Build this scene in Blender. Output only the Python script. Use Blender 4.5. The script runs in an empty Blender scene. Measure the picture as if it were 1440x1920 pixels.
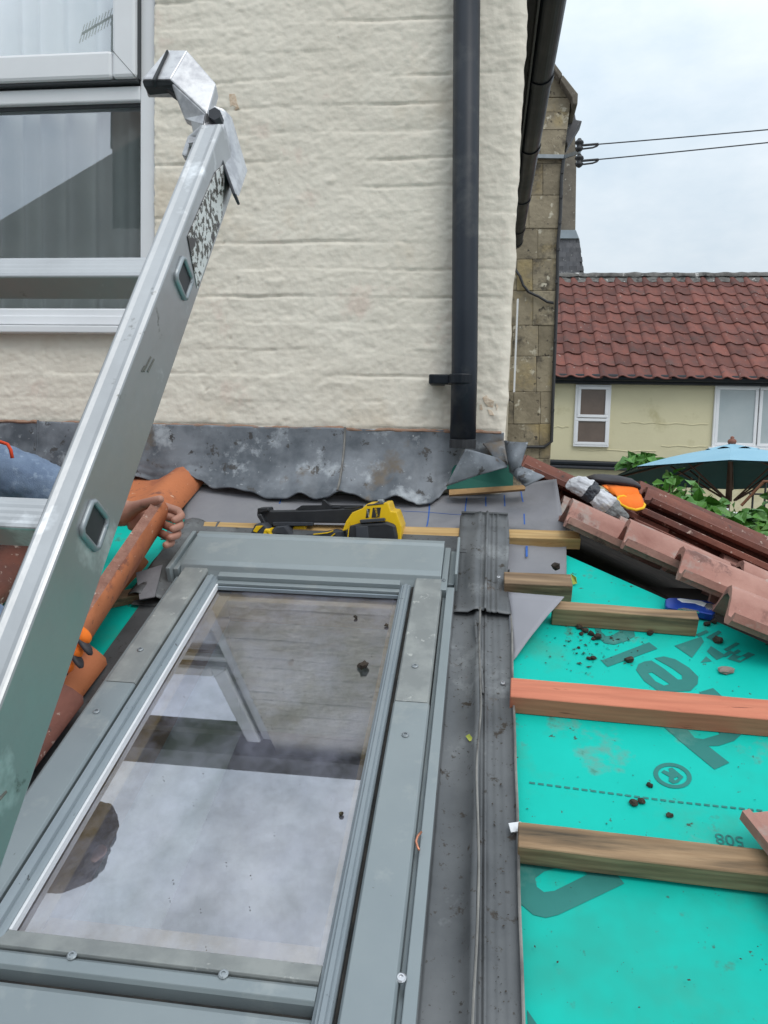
import bpy, bmesh, math, random
from mathutils import Vector, Matrix, noise
from mathutils.geometry import tessellate_polygon
random.seed(7)
R_ = math.radians
scene = bpy.context.scene
COL = scene.collection

# ---------------------------------------------------------------- camera
YAW, PITCH, ROLL, FPX = R_(7.3126), R_(-4.589), R_(1.5093), 1425.6
fwd = Vector((-math.sin(YAW)*math.cos(PITCH), math.cos(YAW)*math.cos(PITCH), math.sin(PITCH)))
rt0 = Vector((math.cos(YAW), math.sin(YAW), 0)); up0 = rt0.cross(fwd)
RT = rt0*math.cos(ROLL)+up0*math.sin(ROLL); UP = up0*math.cos(ROLL)-rt0*math.sin(ROLL); FW = fwd
cd = bpy.data.cameras.new('camera'); cam = bpy.data.objects.new('camera', cd); COL.objects.link(cam)
m = Matrix((RT, UP, -FW)).transposed().to_4x4(); cam.matrix_world = m
cd.sensor_fit = 'HORIZONTAL'; cd.sensor_width = 36.0; cd.lens = FPX/1440*36.0
cd.clip_start = 0.02; cd.clip_end = 2000
scene.camera = cam

# ---------------------------------------------------------------- world, sun, exposure
SUN_EL, SUN_AZ = R_(54), R_(146)
wd = bpy.data.worlds.new('World'); scene.world = wd; wd.use_nodes = True
nt = wd.node_tree; nt.nodes.clear()
wo = nt.nodes.new('ShaderNodeOutputWorld'); bg = nt.nodes.new('ShaderNodeBackground')
sky = nt.nodes.new('ShaderNodeTexSky'); sky.sky_type = 'NISHITA'; sky.sun_disc = False
sky.sun_elevation = SUN_EL; sky.sun_rotation = SUN_AZ; sky.air_density = 1.0; sky.dust_density = 2.5
tc = nt.nodes.new('ShaderNodeTexCoord'); mp = nt.nodes.new('ShaderNodeMapping'); mp.inputs['Scale'].default_value = (1, 1, 2.2)
nz = nt.nodes.new('ShaderNodeTexNoise'); nz.inputs['Scale'].default_value = 3.2; nz.inputs['Detail'].default_value = 7; nz.inputs['Roughness'].default_value = .58
rp = nt.nodes.new('ShaderNodeValToRGB'); rp.color_ramp.elements[0].position = .33; rp.color_ramp.elements[1].position = .68
rp.color_ramp.elements[0].color = (6.0, 7.0, 7.8, 1); rp.color_ramp.elements[1].color = (8.4, 8.9, 9.2, 1)
mx = nt.nodes.new('ShaderNodeMixRGB'); mx.inputs[0].default_value = .88
nt.links.new(tc.outputs['Generated'], mp.inputs['Vector']); nt.links.new(mp.outputs[0], nz.inputs['Vector'])
nt.links.new(nz.outputs['Fac'], rp.inputs[0]); nt.links.new(sky.outputs[0], mx.inputs[1]); nt.links.new(rp.outputs[0], mx.inputs[2])
sx_ = nt.nodes.new('ShaderNodeSeparateXYZ'); nt.links.new(tc.outputs['Generated'], sx_.inputs[0])
ov = nt.nodes.new('ShaderNodeMapRange'); ov.inputs[1].default_value = 0.0; ov.inputs[2].default_value = 1.0; ov.inputs[3].default_value = .80; ov.inputs[4].default_value = 1.85
nt.links.new(sx_.outputs['Z'], ov.inputs[0]); om = nt.nodes.new('ShaderNodeVectorMath'); om.operation = 'SCALE'
nt.links.new(mx.outputs[0], om.inputs[0]); nt.links.new(ov.outputs[0], om.inputs['Scale'])
nt.links.new(om.outputs[0], bg.inputs[0]); bg.inputs[1].default_value = 0.1
nt.links.new(bg.outputs[0], wo.inputs[0])
sl = bpy.data.lights.new('sun', 'SUN'); sl.energy = .9; sl.angle = R_(25); sl.color = (1, .96, .9)
so = bpy.data.objects.new('sun', sl); COL.objects.link(so)
sd = Vector((math.sin(SUN_AZ)*math.cos(SUN_EL), math.cos(SUN_AZ)*math.cos(SUN_EL), math.sin(SUN_EL)))
so.rotation_euler = sd.to_track_quat('Z', 'Y').to_euler()
vs = scene.view_settings; vs.view_transform = 'Standard'; vs.look = 'None'; vs.exposure = 0.12; vs.gamma = 1.0; vs.use_curve_mapping = False

# ---------------------------------------------------------------- frames of the place
D = 2.05                       # distance to the house wall
T = R_(22.76); CT, ST = math.cos(T), math.sin(T)
ZW = -0.0725                   # height where the skylight plane meets the wall
NR = Vector((0, -ST, CT)); DS = Vector((0, -CT, -ST))
def ray(px, py): return RT*((px-720)/FPX) + UP*((960-py)/FPX) + FW
def pY(px, py, Y): r = ray(px, py); return r*(Y/r.y)
def pD(px, py, d): return ray(px, py)*d
def pX(px, py, X): r = ray(px, py); return r*(X/r.x)
def RP(X, s, h=0.0): return Vector((X, D, ZW)) + DS*s + NR*h
def pR(px, py, h=0.0):
    r = ray(px, py); p0 = Vector((0, D, ZW))+NR*h
    return r*((p0 @ NR)/(r @ NR))
def inv(P): q = P-Vector((0, D, ZW)); return P.x, q @ DS, q @ NR
MEM = -0.045                   # membrane level below the skylight plane
def fb(p, o=4, s=1.0):
    v = 0; a = 1
    for i in range(o):
        v += a*noise.noise(p*s); s *= 2.03; a *= .5
    return v

# ---------------------------------------------------------------- materials
MATS = {}
def mat(name, c1, c2=None, scale=8, detail=6, lo=.35, hi=.65, rough=.6, metal=0.0, bump=0.0, bscale=60, bdist=.01,
        spots=None, sscale=40, sth=.62, rnd=0.0, stretch=(1, 1, 1), spec=.5, r2=None, coat=0.0, wave=None):
    if name in MATS: return MATS[name]
    M = bpy.data.materials.new(name); M.use_nodes = True; t = M.node_tree; b = t.nodes['Principled BSDF']
    N = t.nodes.new; Lk = t.links.new
    b.inputs['Roughness'].default_value = rough; b.inputs['Metallic'].default_value = metal
    b.inputs['Specular IOR Level'].default_value = spec; b.inputs['Coat Weight'].default_value = coat
    c1 = (*c1, 1); c2 = (*(c2 or c1[:3]), 1)
    co = N('ShaderNodeTexCoord'); mpn = N('ShaderNodeMapping'); mpn.inputs['Scale'].default_value = stretch
    Lk(co.outputs['Object'], mpn.inputs['Vector']); vec = mpn.outputs[0]
    if rnd:
        oi = N('ShaderNodeObjectInfo'); ad = N('ShaderNodeVectorMath'); ad.operation = 'ADD'
        ml = N('ShaderNodeMath'); ml.operation = 'MULTIPLY'; ml.inputs[1].default_value = 37.0
        Lk(oi.outputs['Random'], ml.inputs[0]); Lk(vec, ad.inputs[0]); Lk(ml.outputs[0], ad.inputs[1]); vec = ad.outputs[0]
    n = N('ShaderNodeTexNoise'); n.inputs['Scale'].default_value = scale; n.inputs['Detail'].default_value = detail; n.inputs['Roughness'].default_value = .6
    Lk(vec, n.inputs['Vector'])
    rr = N('ShaderNodeMapRange'); rr.inputs[1].default_value = lo; rr.inputs[2].default_value = hi; Lk(n.outputs['Fac'], rr.inputs[0])
    mixn = N('ShaderNodeMixRGB'); mixn.inputs[1].default_value = c1; mixn.inputs[2].default_value = c2; Lk(rr.outputs[0], mixn.inputs[0])
    out = mixn.outputs[0]
    if wave:
        wv = N('ShaderNodeTexWave'); wv.inputs['Scale'].default_value = wave[0]; wv.inputs['Distortion'].default_value = wave[1]; wv.inputs['Detail'].default_value = 3
        wv.bands_direction = wave[3]; Lk(vec, wv.inputs['Vector'])
        wm = N('ShaderNodeMixRGB'); wm.blend_type = 'MULTIPLY'; wm.inputs[0].default_value = wave[2]; Lk(out, wm.inputs[1]); Lk(wv.outputs['Color'], wm.inputs[2]); out = wm.outputs[0]
    for sp in ([spots] if spots and not isinstance(spots, list) else (spots or [])):
        col, sc_, th, wdt = sp if len(sp) == 4 else (sp, sscale, sth, .04)
        th -= .045
        s2 = N('ShaderNodeTexNoise'); s2.inputs['Scale'].default_value = sc_; s2.inputs['Detail'].default_value = 5; s2.inputs['Roughness'].default_value = .65; Lk(vec, s2.inputs['Vector'])
        r3 = N('ShaderNodeMapRange'); r3.inputs[1].default_value = th; r3.inputs[2].default_value = th+wdt; Lk(s2.outputs['Fac'], r3.inputs[0])
        m2 = N('ShaderNodeMixRGB'); m2.inputs[2].default_value = (*col, 1); Lk(r3.outputs[0], m2.inputs[0]); Lk(out, m2.inputs[1]); out = m2.outputs[0]
    if rnd:
        mr = N('ShaderNodeMapRange'); mr.inputs[3].default_value = 1-rnd; mr.inputs[4].default_value = 1+rnd; Lk(oi.outputs['Random'], mr.inputs[0])
        m4 = N('ShaderNodeVectorMath'); m4.operation = 'SCALE'; Lk(out, m4.inputs[0]); Lk(mr.outputs[0], m4.inputs['Scale']); out = m4.outputs[0]
    Lk(out, b.inputs['Base Color'])
    if r2 is not None:
        m5 = N('ShaderNodeMapRange'); m5.inputs[1].default_value = lo; m5.inputs[2].default_value = hi; m5.inputs[3].default_value = rough; m5.inputs[4].default_value = r2
        Lk(n.outputs['Fac'], m5.inputs[0]); Lk(m5.outputs[0], b.inputs['Roughness'])
    if bump:
        n2 = N('ShaderNodeTexNoise'); n2.inputs['Scale'].default_value = bscale; n2.inputs['Detail'].default_value = 6; Lk(vec, n2.inputs['Vector'])
        bp = N('ShaderNodeBump'); bp.inputs['Strength'].default_value = bump; bp.inputs['Distance'].default_value = bdist
        Lk(n2.outputs['Fac'], bp.inputs['Height']); Lk(bp.outputs[0], b.inputs['Normal'])
    MATS[name] = M; return M

m_wall = mat('cream_masonry_paint', (.80, .745, .645), (.745, .685, .585), 3.5, rough=.75, bump=.5, bscale=38, bdist=.006,
             spots=[((.66, .57, .45), 2.2, .60, .16), ((.74, .63, .54), 5.0, .63, .1), ((.50, .38, .28), 30, .74, .05)])
m_upvc = mat('white_upvc', (.80, .81, .83), (.74, .75, .77), 3, rough=.28)
m_upvc_d = mat('upvc_gasket', (.05, .055, .06), rough=.6)
m_black = mat('black_gutter_plastic', (.006, .009, .014), (.010, .014, .02), 5, rough=.36, r2=.5, spec=.3, spots=[((.30, .32, .33), 60, .80, .03)])
m_pipe = mat('dark_grey_pipe', (.012, .017, .026), (.019, .025, .036), 4, rough=.45, spec=.3, spots=[((.35, .38, .4), 45, .79, .02), ((.05, .055, .06), 9, .6, .2)])
m_lead = mat('weathered_lead', (.085, .098, .115), (.215, .235, .262), 8, 10, .40, .62, rough=.55, metal=.2, bump=.15, bscale=30, bdist=.005,
             spots=[((.40, .43, .46), 14, .60, .14), ((.06, .058, .058), 24, .64, .05), ((.15, .125, .10), 6, .64, .10), ((.34, .36, .38), 60, .70, .04)], r2=.7)
m_alu = mat('ladder_aluminium', (.47, .475, .48), (.39, .395, .40), 6, 8, rough=.32, metal=.9, stretch=(1, 1, 1), bump=.06, bscale=35,
            spots=[((.22, .22, .21), 26, .70, .05), ((.68, .69, .70), 12, .62, .1), ((.30, .29, .28), 5, .66, .1)], r2=.5)
m_cast = mat('cast_aluminium', (.56, .56, .57), (.40, .40, .42), 45, 5, .45, .62, rough=.42, metal=.75, bump=.15, bscale=150, bdist=.002)
m_rubber = mat('black_rubber', (.014, .018, .022), (.03, .035, .04), 20, rough=.6)
m_clad = mat('grey_window_cladding', (.225, .262, .278), (.27, .308, .32), 3, rough=.38, metal=.25, r2=.5,
             spots=[((.30, .33, .335), 9, .62, .10), ((.12, .12, .12), 55, .76, .03)])
m_clad_old = mat('weathered_grey_cladding', (.225, .24, .238), (.30, .315, .305), 18, 8, .42, .62, rough=.45, metal=.15, r2=.6,
             spots=[((.42, .43, .41), 26, .66, .05), ((.12, .12, .11), 60, .74, .03)])
m_sash = mat('grey_sash_profile', (.23, .27, .30), (.28, .32, .345), 5, rough=.4, metal=.2, spots=[((.05, .05, .05), 50, .72, .04)])
m_gap = mat('black_seal', (.010, .011, .012), (.04, .035, .03), 30, rough=.8)
m_flash = mat('dirty_side_flashing', (.085, .09, .095), (.15, .157, .163), 6, 9, .35, .65, rough=.42, metal=.4, r2=.6, bump=.15, bscale=40, bdist=.003,
              spots=[((.045, .036, .028), 34, .66, .06), ((.24, .25, .255), 9, .64, .14), ((.10, .075, .058), 12, .72, .06), ((.06, .055, .05), 120, .66, .05)])
m_alu_edge = mat('bare_flashing_edge', (.30, .29, .27), (.12, .115, .11), 14, rough=.5, metal=.3)
m_green = mat('green_membrane', (.001, .465, .38), (.002, .52, .43), 4, 6, rough=.6, spec=.22, bump=.06, bscale=14, bdist=.01,
              spots=[((.03, .40, .31), 5, .60, .14), ((.10, .36, .30), 9, .66, .10), ((.05, .10, .075), 55, .71, .03), ((.02, .34, .27), 2.2, .58, .2), ((.05, .26, .20), 18, .68, .08)])
m_print = mat('grey_green_print', (.030, .185, .165), (.036, .215, .19), 12, rough=.55, spec=.2, spots=[((.08, .25, .22), 9, .64, .1)])
m_sheet = mat('grey_breather_sheet', (.20, .20, .22), (.235, .235, .25), 9, rough=.75, bump=.2, bscale=240, bdist=.002, spots=[((.15, .15, .16), 4, .6, .2)])
m_sheet_back = mat('sheet_underside', (.30, .30, .33), rough=.8)
m_blue = mat('blue_chalk_line', (.02, .09, .36), (.04, .13, .42), 60, rough=.8)
W = dict(bump=.2, bdist=.003, bscale=60)
m_pine = mat('fresh_pine', (.56, .38, .17), (.44, .27, .10), 5, 6, rough=.65, stretch=(1.2, 14, 14), spots=[((.20, .10, .035), 5, .70, .05)], wave=(2.2, 9, .18, 'Z'), **W)
m_brownw = mat('weathered_batten', (.33, .225, .135), (.19, .12, .068), 5, 6, rough=.8, stretch=(1.2, 14, 14), spots=[((.06, .042, .028), 3, .58, .16)], wave=(2.2, 11, .28, 'Z'), **W)
m_oldw = mat('stained_batten', (.40, .27, .155), (.24, .15, .08), 4, 6, rough=.8, stretch=(1.2, 14, 14), spots=[((.055, .045, .03), 2.4, .54, .2)], wave=(2.2, 11, .22, 'Z'), **W)
m_red = mat('red_treated_batten', (.62, .215, .125), (.52, .165, .095), 5, 6, rough=.75, stretch=(1.2, 14, 14), spots=[((.20, .055, .035), 6, .68, .06)], wave=(2.2, 9, .10, 'Z'), **W)
m_endg = mat('batten_end_grain', (.38, .23, .10), (.25, .14, .06), 30, rough=.8)
m_tile = mat('old_clay_tile', (.235, .085, .058), (.15, .06, .046), 7, 8, rough=.85, rnd=.16, bump=.4, bscale=90, bdist=.004,
             spots=[((.13, .06, .05), 6, .58, .14), ((.50, .38, .32), 48, .66, .05), ((.075, .055, .05), 18, .66, .06)])
m_tile_pink = mat('pink_faded_tile', (.43, .235, .19), (.31, .145, .115), 8, 8, rough=.8, rnd=.1, bump=.35, bscale=90, bdist=.004,
             spots=[((.35, .32, .29), 7, .60, .10), ((.17, .085, .07), 13, .62, .08), ((.50, .40, .34), 40, .70, .04)])
m_tile_new = mat('clean_clay_tile', (.50, .165, .065), (.42, .14, .06), 6, 7, rough=.8, rnd=.08, bump=.3, bscale=120, bdist=.003,
             spots=[((.30, .095, .05), 6, .56, .14), ((.22, .08, .05), 16, .62, .08), ((.12, .06, .04), 50, .70, .03), ((.60, .36, .24), 40, .69, .04)])
m_tile_edge = mat('broken_tile_edge', (.33, .17, .125), (.24, .11, .08), 50, 6, rough=.9, bump=.7, bscale=120, bdist=.006, spots=[((.55, .42, .36), 60, .66, .05)])
m_pan = mat('far_pantile', (.185, .062, .045), (.115, .045, .038), 5, 8, rough=.85, rnd=.28, bump=.3, bscale=40, bdist=.004,
             spots=[((.10, .055, .047), 3.2, .60, .14), ((.30, .27, .24), 16, .70, .05), ((.055, .045, .045), 6, .68, .08)])
m_ridge = mat('lichened_ridge_mortar', (.09, .085, .08), (.17, .165, .155), 9, 8, rough=.9, bump=.6, bscale=20, bdist=.03, spots=[((.48, .47, .45), 8, .66, .05), ((.03, .03, .03), 5, .6, .1)])
m_stone = mat('lichened_stone', (.34, .29, .205), (.19, .16, .11), 2.6, 9, .36, .66, rough=.9, rnd=.12, bump=.5, bscale=22, bdist=.02,
              spots=[((.085, .072, .055), 3.4, .56, .12), ((.52, .48, .38), 8, .65, .05), ((.38, .30, .16), 1.6, .6, .12), ((.06, .05, .04), 14, .66, .06)])
m_coping = mat('stone_coping', (.19, .165, .13), (.12, .105, .085), 4, 8, rough=.9, rnd=.1, bump=.4, bscale=30, bdist=.01, spots=[((.34, .32, .28), 10, .66, .06)])
m_slate = mat('grey_slate', (.085, .088, .098), (.13, .13, .14), 6, rough=.75, rnd=.2, spots=[((.32, .32, .32), 16, .68, .05)])
m_leadroll = mat('pale_lead_roll', (.28, .33, .37), (.22, .26, .29), 5, rough=.5)
m_yellow = mat('pale_yellow_render', (.66, .61, .41), (.62, .57, .38), 1.4, 8, rough=.85, bump=.25, bscale=9, bdist=.02, spots=[((.46, .41, .23), .9, .62, .1)])
m_glassfar = mat('far_window_glass', (.36, .42, .44), (.44, .49, .50), 1.5, rough=.12)
m_blind = mat('brown_blind_behind_glass', (.12, .088, .07), (.15, .11, .088), 3, rough=.25)
m_cable = mat('black_cable', (.03, .031, .034), rough=.5)
m_galv = mat('galvanised_steel', (.34, .37, .39), (.24, .265, .28), 12, rough=.4, metal=.5)
m_brolly = mat('blue_parasol_cloth', (.235, .44, .56), (.26, .47, .59), 3, rough=.8)
m_brolly_in = mat('parasol_underside', (.004, .05, .05), (.005, .06, .06), 3, rough=.85)
m_woodpole = mat('dark_wood_pole', (.07, .035, .02), (.10, .05, .03), 20, rough=.6)
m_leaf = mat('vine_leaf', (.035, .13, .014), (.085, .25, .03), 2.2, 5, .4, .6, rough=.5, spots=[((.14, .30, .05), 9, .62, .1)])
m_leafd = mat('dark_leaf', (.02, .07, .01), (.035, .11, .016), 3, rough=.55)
m_stem = mat('vine_stem', (.07, .05, .03), rough=.9)
m_paving = mat('paving', (.20, .19, .17), (.25, .24, .22), .8, rough=.9)
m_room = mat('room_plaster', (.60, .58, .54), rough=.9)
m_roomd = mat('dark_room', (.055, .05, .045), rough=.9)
m_reveal = mat('skylight_reveal_paint', (.62, .66, .60), rough=.7)
m_pinein = mat('varnished_pine', (.40, .235, .085), (.30, .17, .06), 5, rough=.45, stretch=(8, 1, 8))
m_curtain = mat('pale_curtain', (.80, .84, .82), (.70, .75, .73), 5, rough=.8, bump=.1, bscale=300)
m_skin = mat('skin', (.42, .215, .155), (.35, .155, .11), 14, rough=.55, bump=.15, bscale=130, bdist=.002, spots=[((.26, .12, .085), 25, .62, .1)])
m_hair = mat('black_hair', (.010, .009, .009), (.022, .02, .02), 60, rough=.6)
m_hood = mat('blue_grey_hoodie', (.185, .25, .36), (.145, .20, .30), 26, 6, .4, .6, rough=.95, bump=.4, bscale=420, bdist=.003, spots=[((.26, .33, .44), 60, .60, .1)])
m_jean = mat('dark_trousers', (.03, .035, .05), rough=.9)
m_boot = mat('brown_boot', (.08, .05, .03), rough=.7)
m_orange = mat('orange_knit_glove', (.86, .19, .012), (.72, .14, .01), 40, rough=.85, bump=.3, bscale=260, bdist=.003)
m_blackglove = mat('black_glove_palm', (.022, .02, .024), (.04, .035, .04), 30, rough=.6)
m_yel = mat('yellow_plastic', (.82, .52, .006), (.75, .47, .006), 10, rough=.38, spots=[((.3, .2, .03), 30, .70, .06)])
m_gunblk = mat('black_tool_plastic', (.014, .015, .018), (.028, .029, .033), 14, rough=.42)
m_gunrub = mat('grey_tool_rubber', (.03, .033, .042), (.045, .05, .06), 14, rough=.6)
m_blueknife = mat('blue_knife_handle', (.012, .045, .30), (.02, .065, .36), 20, rough=.3, metal=.2)
m_steel = mat('bright_steel', (.62, .63, .65), (.5, .5, .52), 20, rough=.25, metal=.8)
m_copper = mat('copper_wire', (.62, .26, .16), rough=.35, metal=.7)
m_soil = mat('dark_soil', (.030, .022, .016), (.055, .042, .030), 30, rough=.95, rnd=.3, bump=.6, bscale=90, bdist=.005, spots=[((.12, .11, .06), 25, .68, .06)])
m_chip = mat('mortar_chip', (.30, .25, .22), (.2, .16, .14), 20, rough=.9)
m_clip = mat('white_plastic_clip', (.72, .74, .76), rough=.5)
m_cloth = mat('white_glove_cloth', (.64, .65, .68), (.50, .51, .55), 18, rough=.9, bump=.4, bscale=80, bdist=.006, spots=[((.60, .54, .42), 10, .63, .08), ((.36, .36, .38), 14, .62, .1)])
m_tape = mat('black_strap', (.022, .026, .036), (.04, .045, .06), 18, rough=.45)
m_greybag = mat('grey_glove_palm', (.115, .12, .125), (.19, .20, .20), 16, rough=.55, bump=.4, bscale=60, bdist=.008)
m_roofdark = mat('house_roof_tiles', (.10, .06, .05), rough=.9)
m_soffit = mat('dark_soffit_board', (.05, .055, .06), rough=.6)
m_mortar = mat('red_mortar_line', (.33, .19, .13), (.26, .17, .12), 14, rough=.9, bump=.4, bscale=60)
m_wall2 = mat('lower_wall', (.60, .54, .43), rough=.85)

def glass_mat(name, refl, tint, haze, hazecol, hs):
    M = bpy.data.materials.new(name); M.use_nodes = True; t = M.node_tree; t.nodes.clear(); N = t.nodes.new; L = t.links.new
    o = N('ShaderNodeOutputMaterial'); tr = N('ShaderNodeBsdfTransparent'); tr.inputs[0].default_value = (*tint, 1)
    gl = N('ShaderNodeBsdfGlossy'); gl.inputs['Roughness'].default_value = .012; gl.inputs[0].default_value = (.93, .94, 1, 1)
    lw = N('ShaderNodeLayerWeight'); lw.inputs[0].default_value = .32
    mr = N('ShaderNodeMapRange'); mr.inputs[3].default_value = refl; mr.inputs[4].default_value = 1.0; L(lw.outputs['Fresnel'], mr.inputs[0])
    gz = N('ShaderNodeTexNoise'); gz.inputs['Scale'].default_value = hs*1.3; gz.inputs['Detail'].default_value = 8; gz.inputs['Roughness'].default_value = .7
    gc = N('ShaderNodeTexCoord'); L(gc.outputs['Object'], gz.inputs['Vector'])
    gr_ = N('ShaderNodeMapRange'); gr_.inputs[1].default_value = .36; gr_.inputs[2].default_value = .64; gr_.inputs[3].default_value = 1-haze*1.1; gr_.inputs[4].default_value = 1+haze*1.0; L(gz.outputs['Fac'], gr_.inputs[0])
    gm_ = N('ShaderNodeMath'); gm_.operation = 'MULTIPLY'; L(mr.outputs[0], gm_.inputs[0]); L(gr_.outputs[0], gm_.inputs[1])
    m1 = N('ShaderNodeMixShader'); L(gm_.outputs[0], m1.inputs[0]); L(tr.outputs[0], m1.inputs[1]); L(gl.outputs[0], m1.inputs[2])
    df = N('ShaderNodeBsdfDiffuse'); df.inputs[0].default_value = (*hazecol, 1)
    co = N('ShaderNodeTexCoord'); nz = N('ShaderNodeTexNoise'); nz.inputs['Scale'].default_value = hs; nz.inputs['Detail'].default_value = 9; nz.inputs['Roughness'].default_value = .68
    L(co.outputs['Object'], nz.inputs['Vector'])
    r2 = N('ShaderNodeMapRange'); r2.inputs[1].default_value = .40; r2.inputs[2].default_value = .64; r2.inputs[3].default_value = haze*.12; r2.inputs[4].default_value = haze; L(nz.outputs['Fac'], r2.inputs[0])
    m2 = N('ShaderNodeMixShader'); L(r2.outputs[0], m2.inputs[0]); L(m1.outputs[0], m2.inputs[1]); L(df.outputs[0], m2.inputs[2]); L(m2.outputs[0], o.inputs[0])
    return M
m_glass = glass_mat('dusty_cloud_mottled_glass', .27, (.70, .77, .74), .19, (.50, .51, .64), 10)  # haze noise holds dust plus painted mottling of reflected clouds
m_winglass = glass_mat('house_window_glass', .30, (.97, .99, .99), .015, (.5, .55, .55), 4)

# ---------------------------------------------------------------- builders
def tag(o, label=None, cat=None, group=None, kind=None):
    if label: o['label'] = label
    if cat: o['category'] = cat
    if group: o['group'] = group
    if kind: o['kind'] = kind
    return o
def wloc(p):
    v = Vector((0, 0, 0))
    while p is not None: v = v+p.location; p = p.parent
    return v
def thing(name, loc, label, cat, group=None):
    o = bpy.data.objects.new(name, None); COL.objects.link(o); o.location = loc; o.empty_display_size = .05
    return tag(o, label, cat, group)
def link(me, name, parent=None, label=None):
    o = bpy.data.objects.new(name, me); COL.objects.link(o)
    if parent: o.parent = parent
    if label: o['label'] = label
    return o
class MB:
    def __init__(s): s.v = []; s.f = []
    def add(s, vs, fs):
        n = len(s.v); s.v += [Vector(v) for v in vs]; s.f += [tuple(i+n for i in f) for f in fs]; return s
    def box(s, c, ax, ay, az):      # centre and three half-vectors
        c = Vector(c); P = [c+ax*i+ay*j+az*k for k in (-1, 1) for j in (-1, 1) for i in (-1, 1)]
        return s.add(P, [(0, 2, 3, 1), (4, 5, 7, 6), (0, 1, 5, 4), (2, 6, 7, 3), (0, 4, 6, 2), (1, 3, 7, 5)])
    def bb(s, x0, x1, y0, y1, z0, z1):
        return s.box(((x0+x1)/2, (y0+y1)/2, (z0+z1)/2), Vector(((x1-x0)/2, 0, 0)), Vector((0, (y1-y0)/2, 0)), Vector((0, 0, (z1-z0)/2)))
    def rbox(s, X0, X1, s0, s1, h0, h1):     # box in roof coordinates
        c = RP((X0+X1)/2, (s0+s1)/2, (h0+h1)/2)
        return s.box(c, Vector(((X1-X0)/2, 0, 0)), -DS*((s1-s0)/2), NR*((h1-h0)/2))
    def prism(s, poly, ext):        # closed polygon of 3D points pushed along ext
        n = len(poly); P = [Vector(p) for p in poly]; Q = [p+Vector(ext) for p in P]
        tri = tessellate_polygon([P])
        fs = [tuple(t) for t in tri]+[tuple(n+i for i in reversed(t)) for t in tri]
        fs += [(i, (i+1) % n, n+(i+1) % n, n+i) for i in range(n)]
        return s.add(P+Q, fs)
    def tube(s, pts, r, seg=8, caps=True):
        pts = [Vector(p) for p in pts]; rs = r if isinstance(r, (list, tuple)) else [r]*len(pts)
        rings = []; prev = None
        for i, p in enumerate(pts):
            d = (pts[min(i+1, len(pts)-1)]-pts[max(i-1, 0)]).normalized()
            a = prev if prev is not None else (Vector((0, 0, 1)) if abs(d.z) < .9 else Vector((1, 0, 0)))
            a = (a-d*(a @ d)).normalized(); b = d.cross(a); prev = a
            rings.append([p+a*rs[i]*math.cos(2*math.pi*k/seg)+b*rs[i]*math.sin(2*math.pi*k/seg) for k in range(seg)])
        vs = [q for rg in rings for q in rg]; fs = []
        for i in range(len(pts)-1):
            for k in range(seg):
                fs.append((i*seg+k, i*seg+(k+1) % seg, (i+1)*seg+(k+1) % seg, (i+1)*seg+k))
        if caps: fs += [tuple(reversed(range(seg))), tuple(range((len(pts)-1)*seg, len(pts)*seg))]
        return s.add(vs, fs)
    def grid(s, fn, nu, nv, skip=None):
        vs = [fn(i/nu, j/nv) for j in range(nv+1) for i in range(nu+1)]
        fs = [(j*(nu+1)+i, j*(nu+1)+i+1, (j+1)*(nu+1)+i+1, (j+1)*(nu+1)+i) for j in range(nv) for i in range(nu) if not (skip and skip((i+.5)/nu, (j+.5)/nv))]
        return s.add(vs, fs)
    def build(s, name, mt, parent=None, label=None, smooth=False, bevel=0, solid=0, fixn=True, seg=2):
        off = wloc(parent); me = bpy.data.meshes.new(name)
        me.from_pydata([v-off for v in s.v], [], s.f); me.update()
        if fixn:
            b = bmesh.new(); b.from_mesh(me); bmesh.ops.recalc_face_normals(b, faces=b.faces); b.to_mesh(me); b.free()
        for mm in (mt if isinstance(mt, list) else [mt]): me.materials.append(mm)
        if smooth:
            for p in me.polygons: p.use_smooth = True
        o = link(me, name, parent, label)
        if solid:
            md = o.modifiers.new('solid', 'SOLIDIFY'); md.thickness = solid; md.offset = 0
        if bevel:
            md = o.modifiers.new('bevel', 'BEVEL'); md.width = bevel; md.segments = seg; md.limit_method = 'ANGLE'; md.angle_limit = R_(40)
            if hasattr(md, 'harden_normals'): pass
        return o
def slab(px, Y, depth, name, mt, parent, bevel=.002, label=None, skew=0.0):
    """pixel outline set at distance Y, real thickness depth away from the viewer"""
    return MB().prism([pY(x, y, Y) for x, y in px], Vector((skew, depth, 0))).build(name, mt, parent, bevel=bevel, label=label)
def screw(parent, P, n, r=.0055, mt=None):
    a = n.orthogonal().normalized(); b = n.cross(a); mb = MB()
    prof = [(r, 0), (r, .0012), (r*.7, .0026), (r*.45, .0026), (r*.40, .0008), (0, .0008)]
    k = 12; vs = []; fs = []
    for rr, hh in prof: vs += [P+n*hh+a*rr*math.cos(2*math.pi*i/k)+b*rr*math.sin(2*math.pi*i/k) for i in range(k)]
    for j in range(len(prof)-1):
        for i in range(k): fs.append((j*k+i, j*k+(i+1) % k, (j+1)*k+(i+1) % k, (j+1)*k+i))
    mb.add(vs, fs); return mb.build('screw', mt or m_steel, parent)

# ================================================================ STRUCTURE
g = MB().grid(lambda u, v: Vector((-80+160*u, -40+260*v, -3.3+.05*noise.noise(Vector((u*30, v*30, 0))))), 40, 60).build('ground', m_paving); tag(g, kind='structure')

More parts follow.
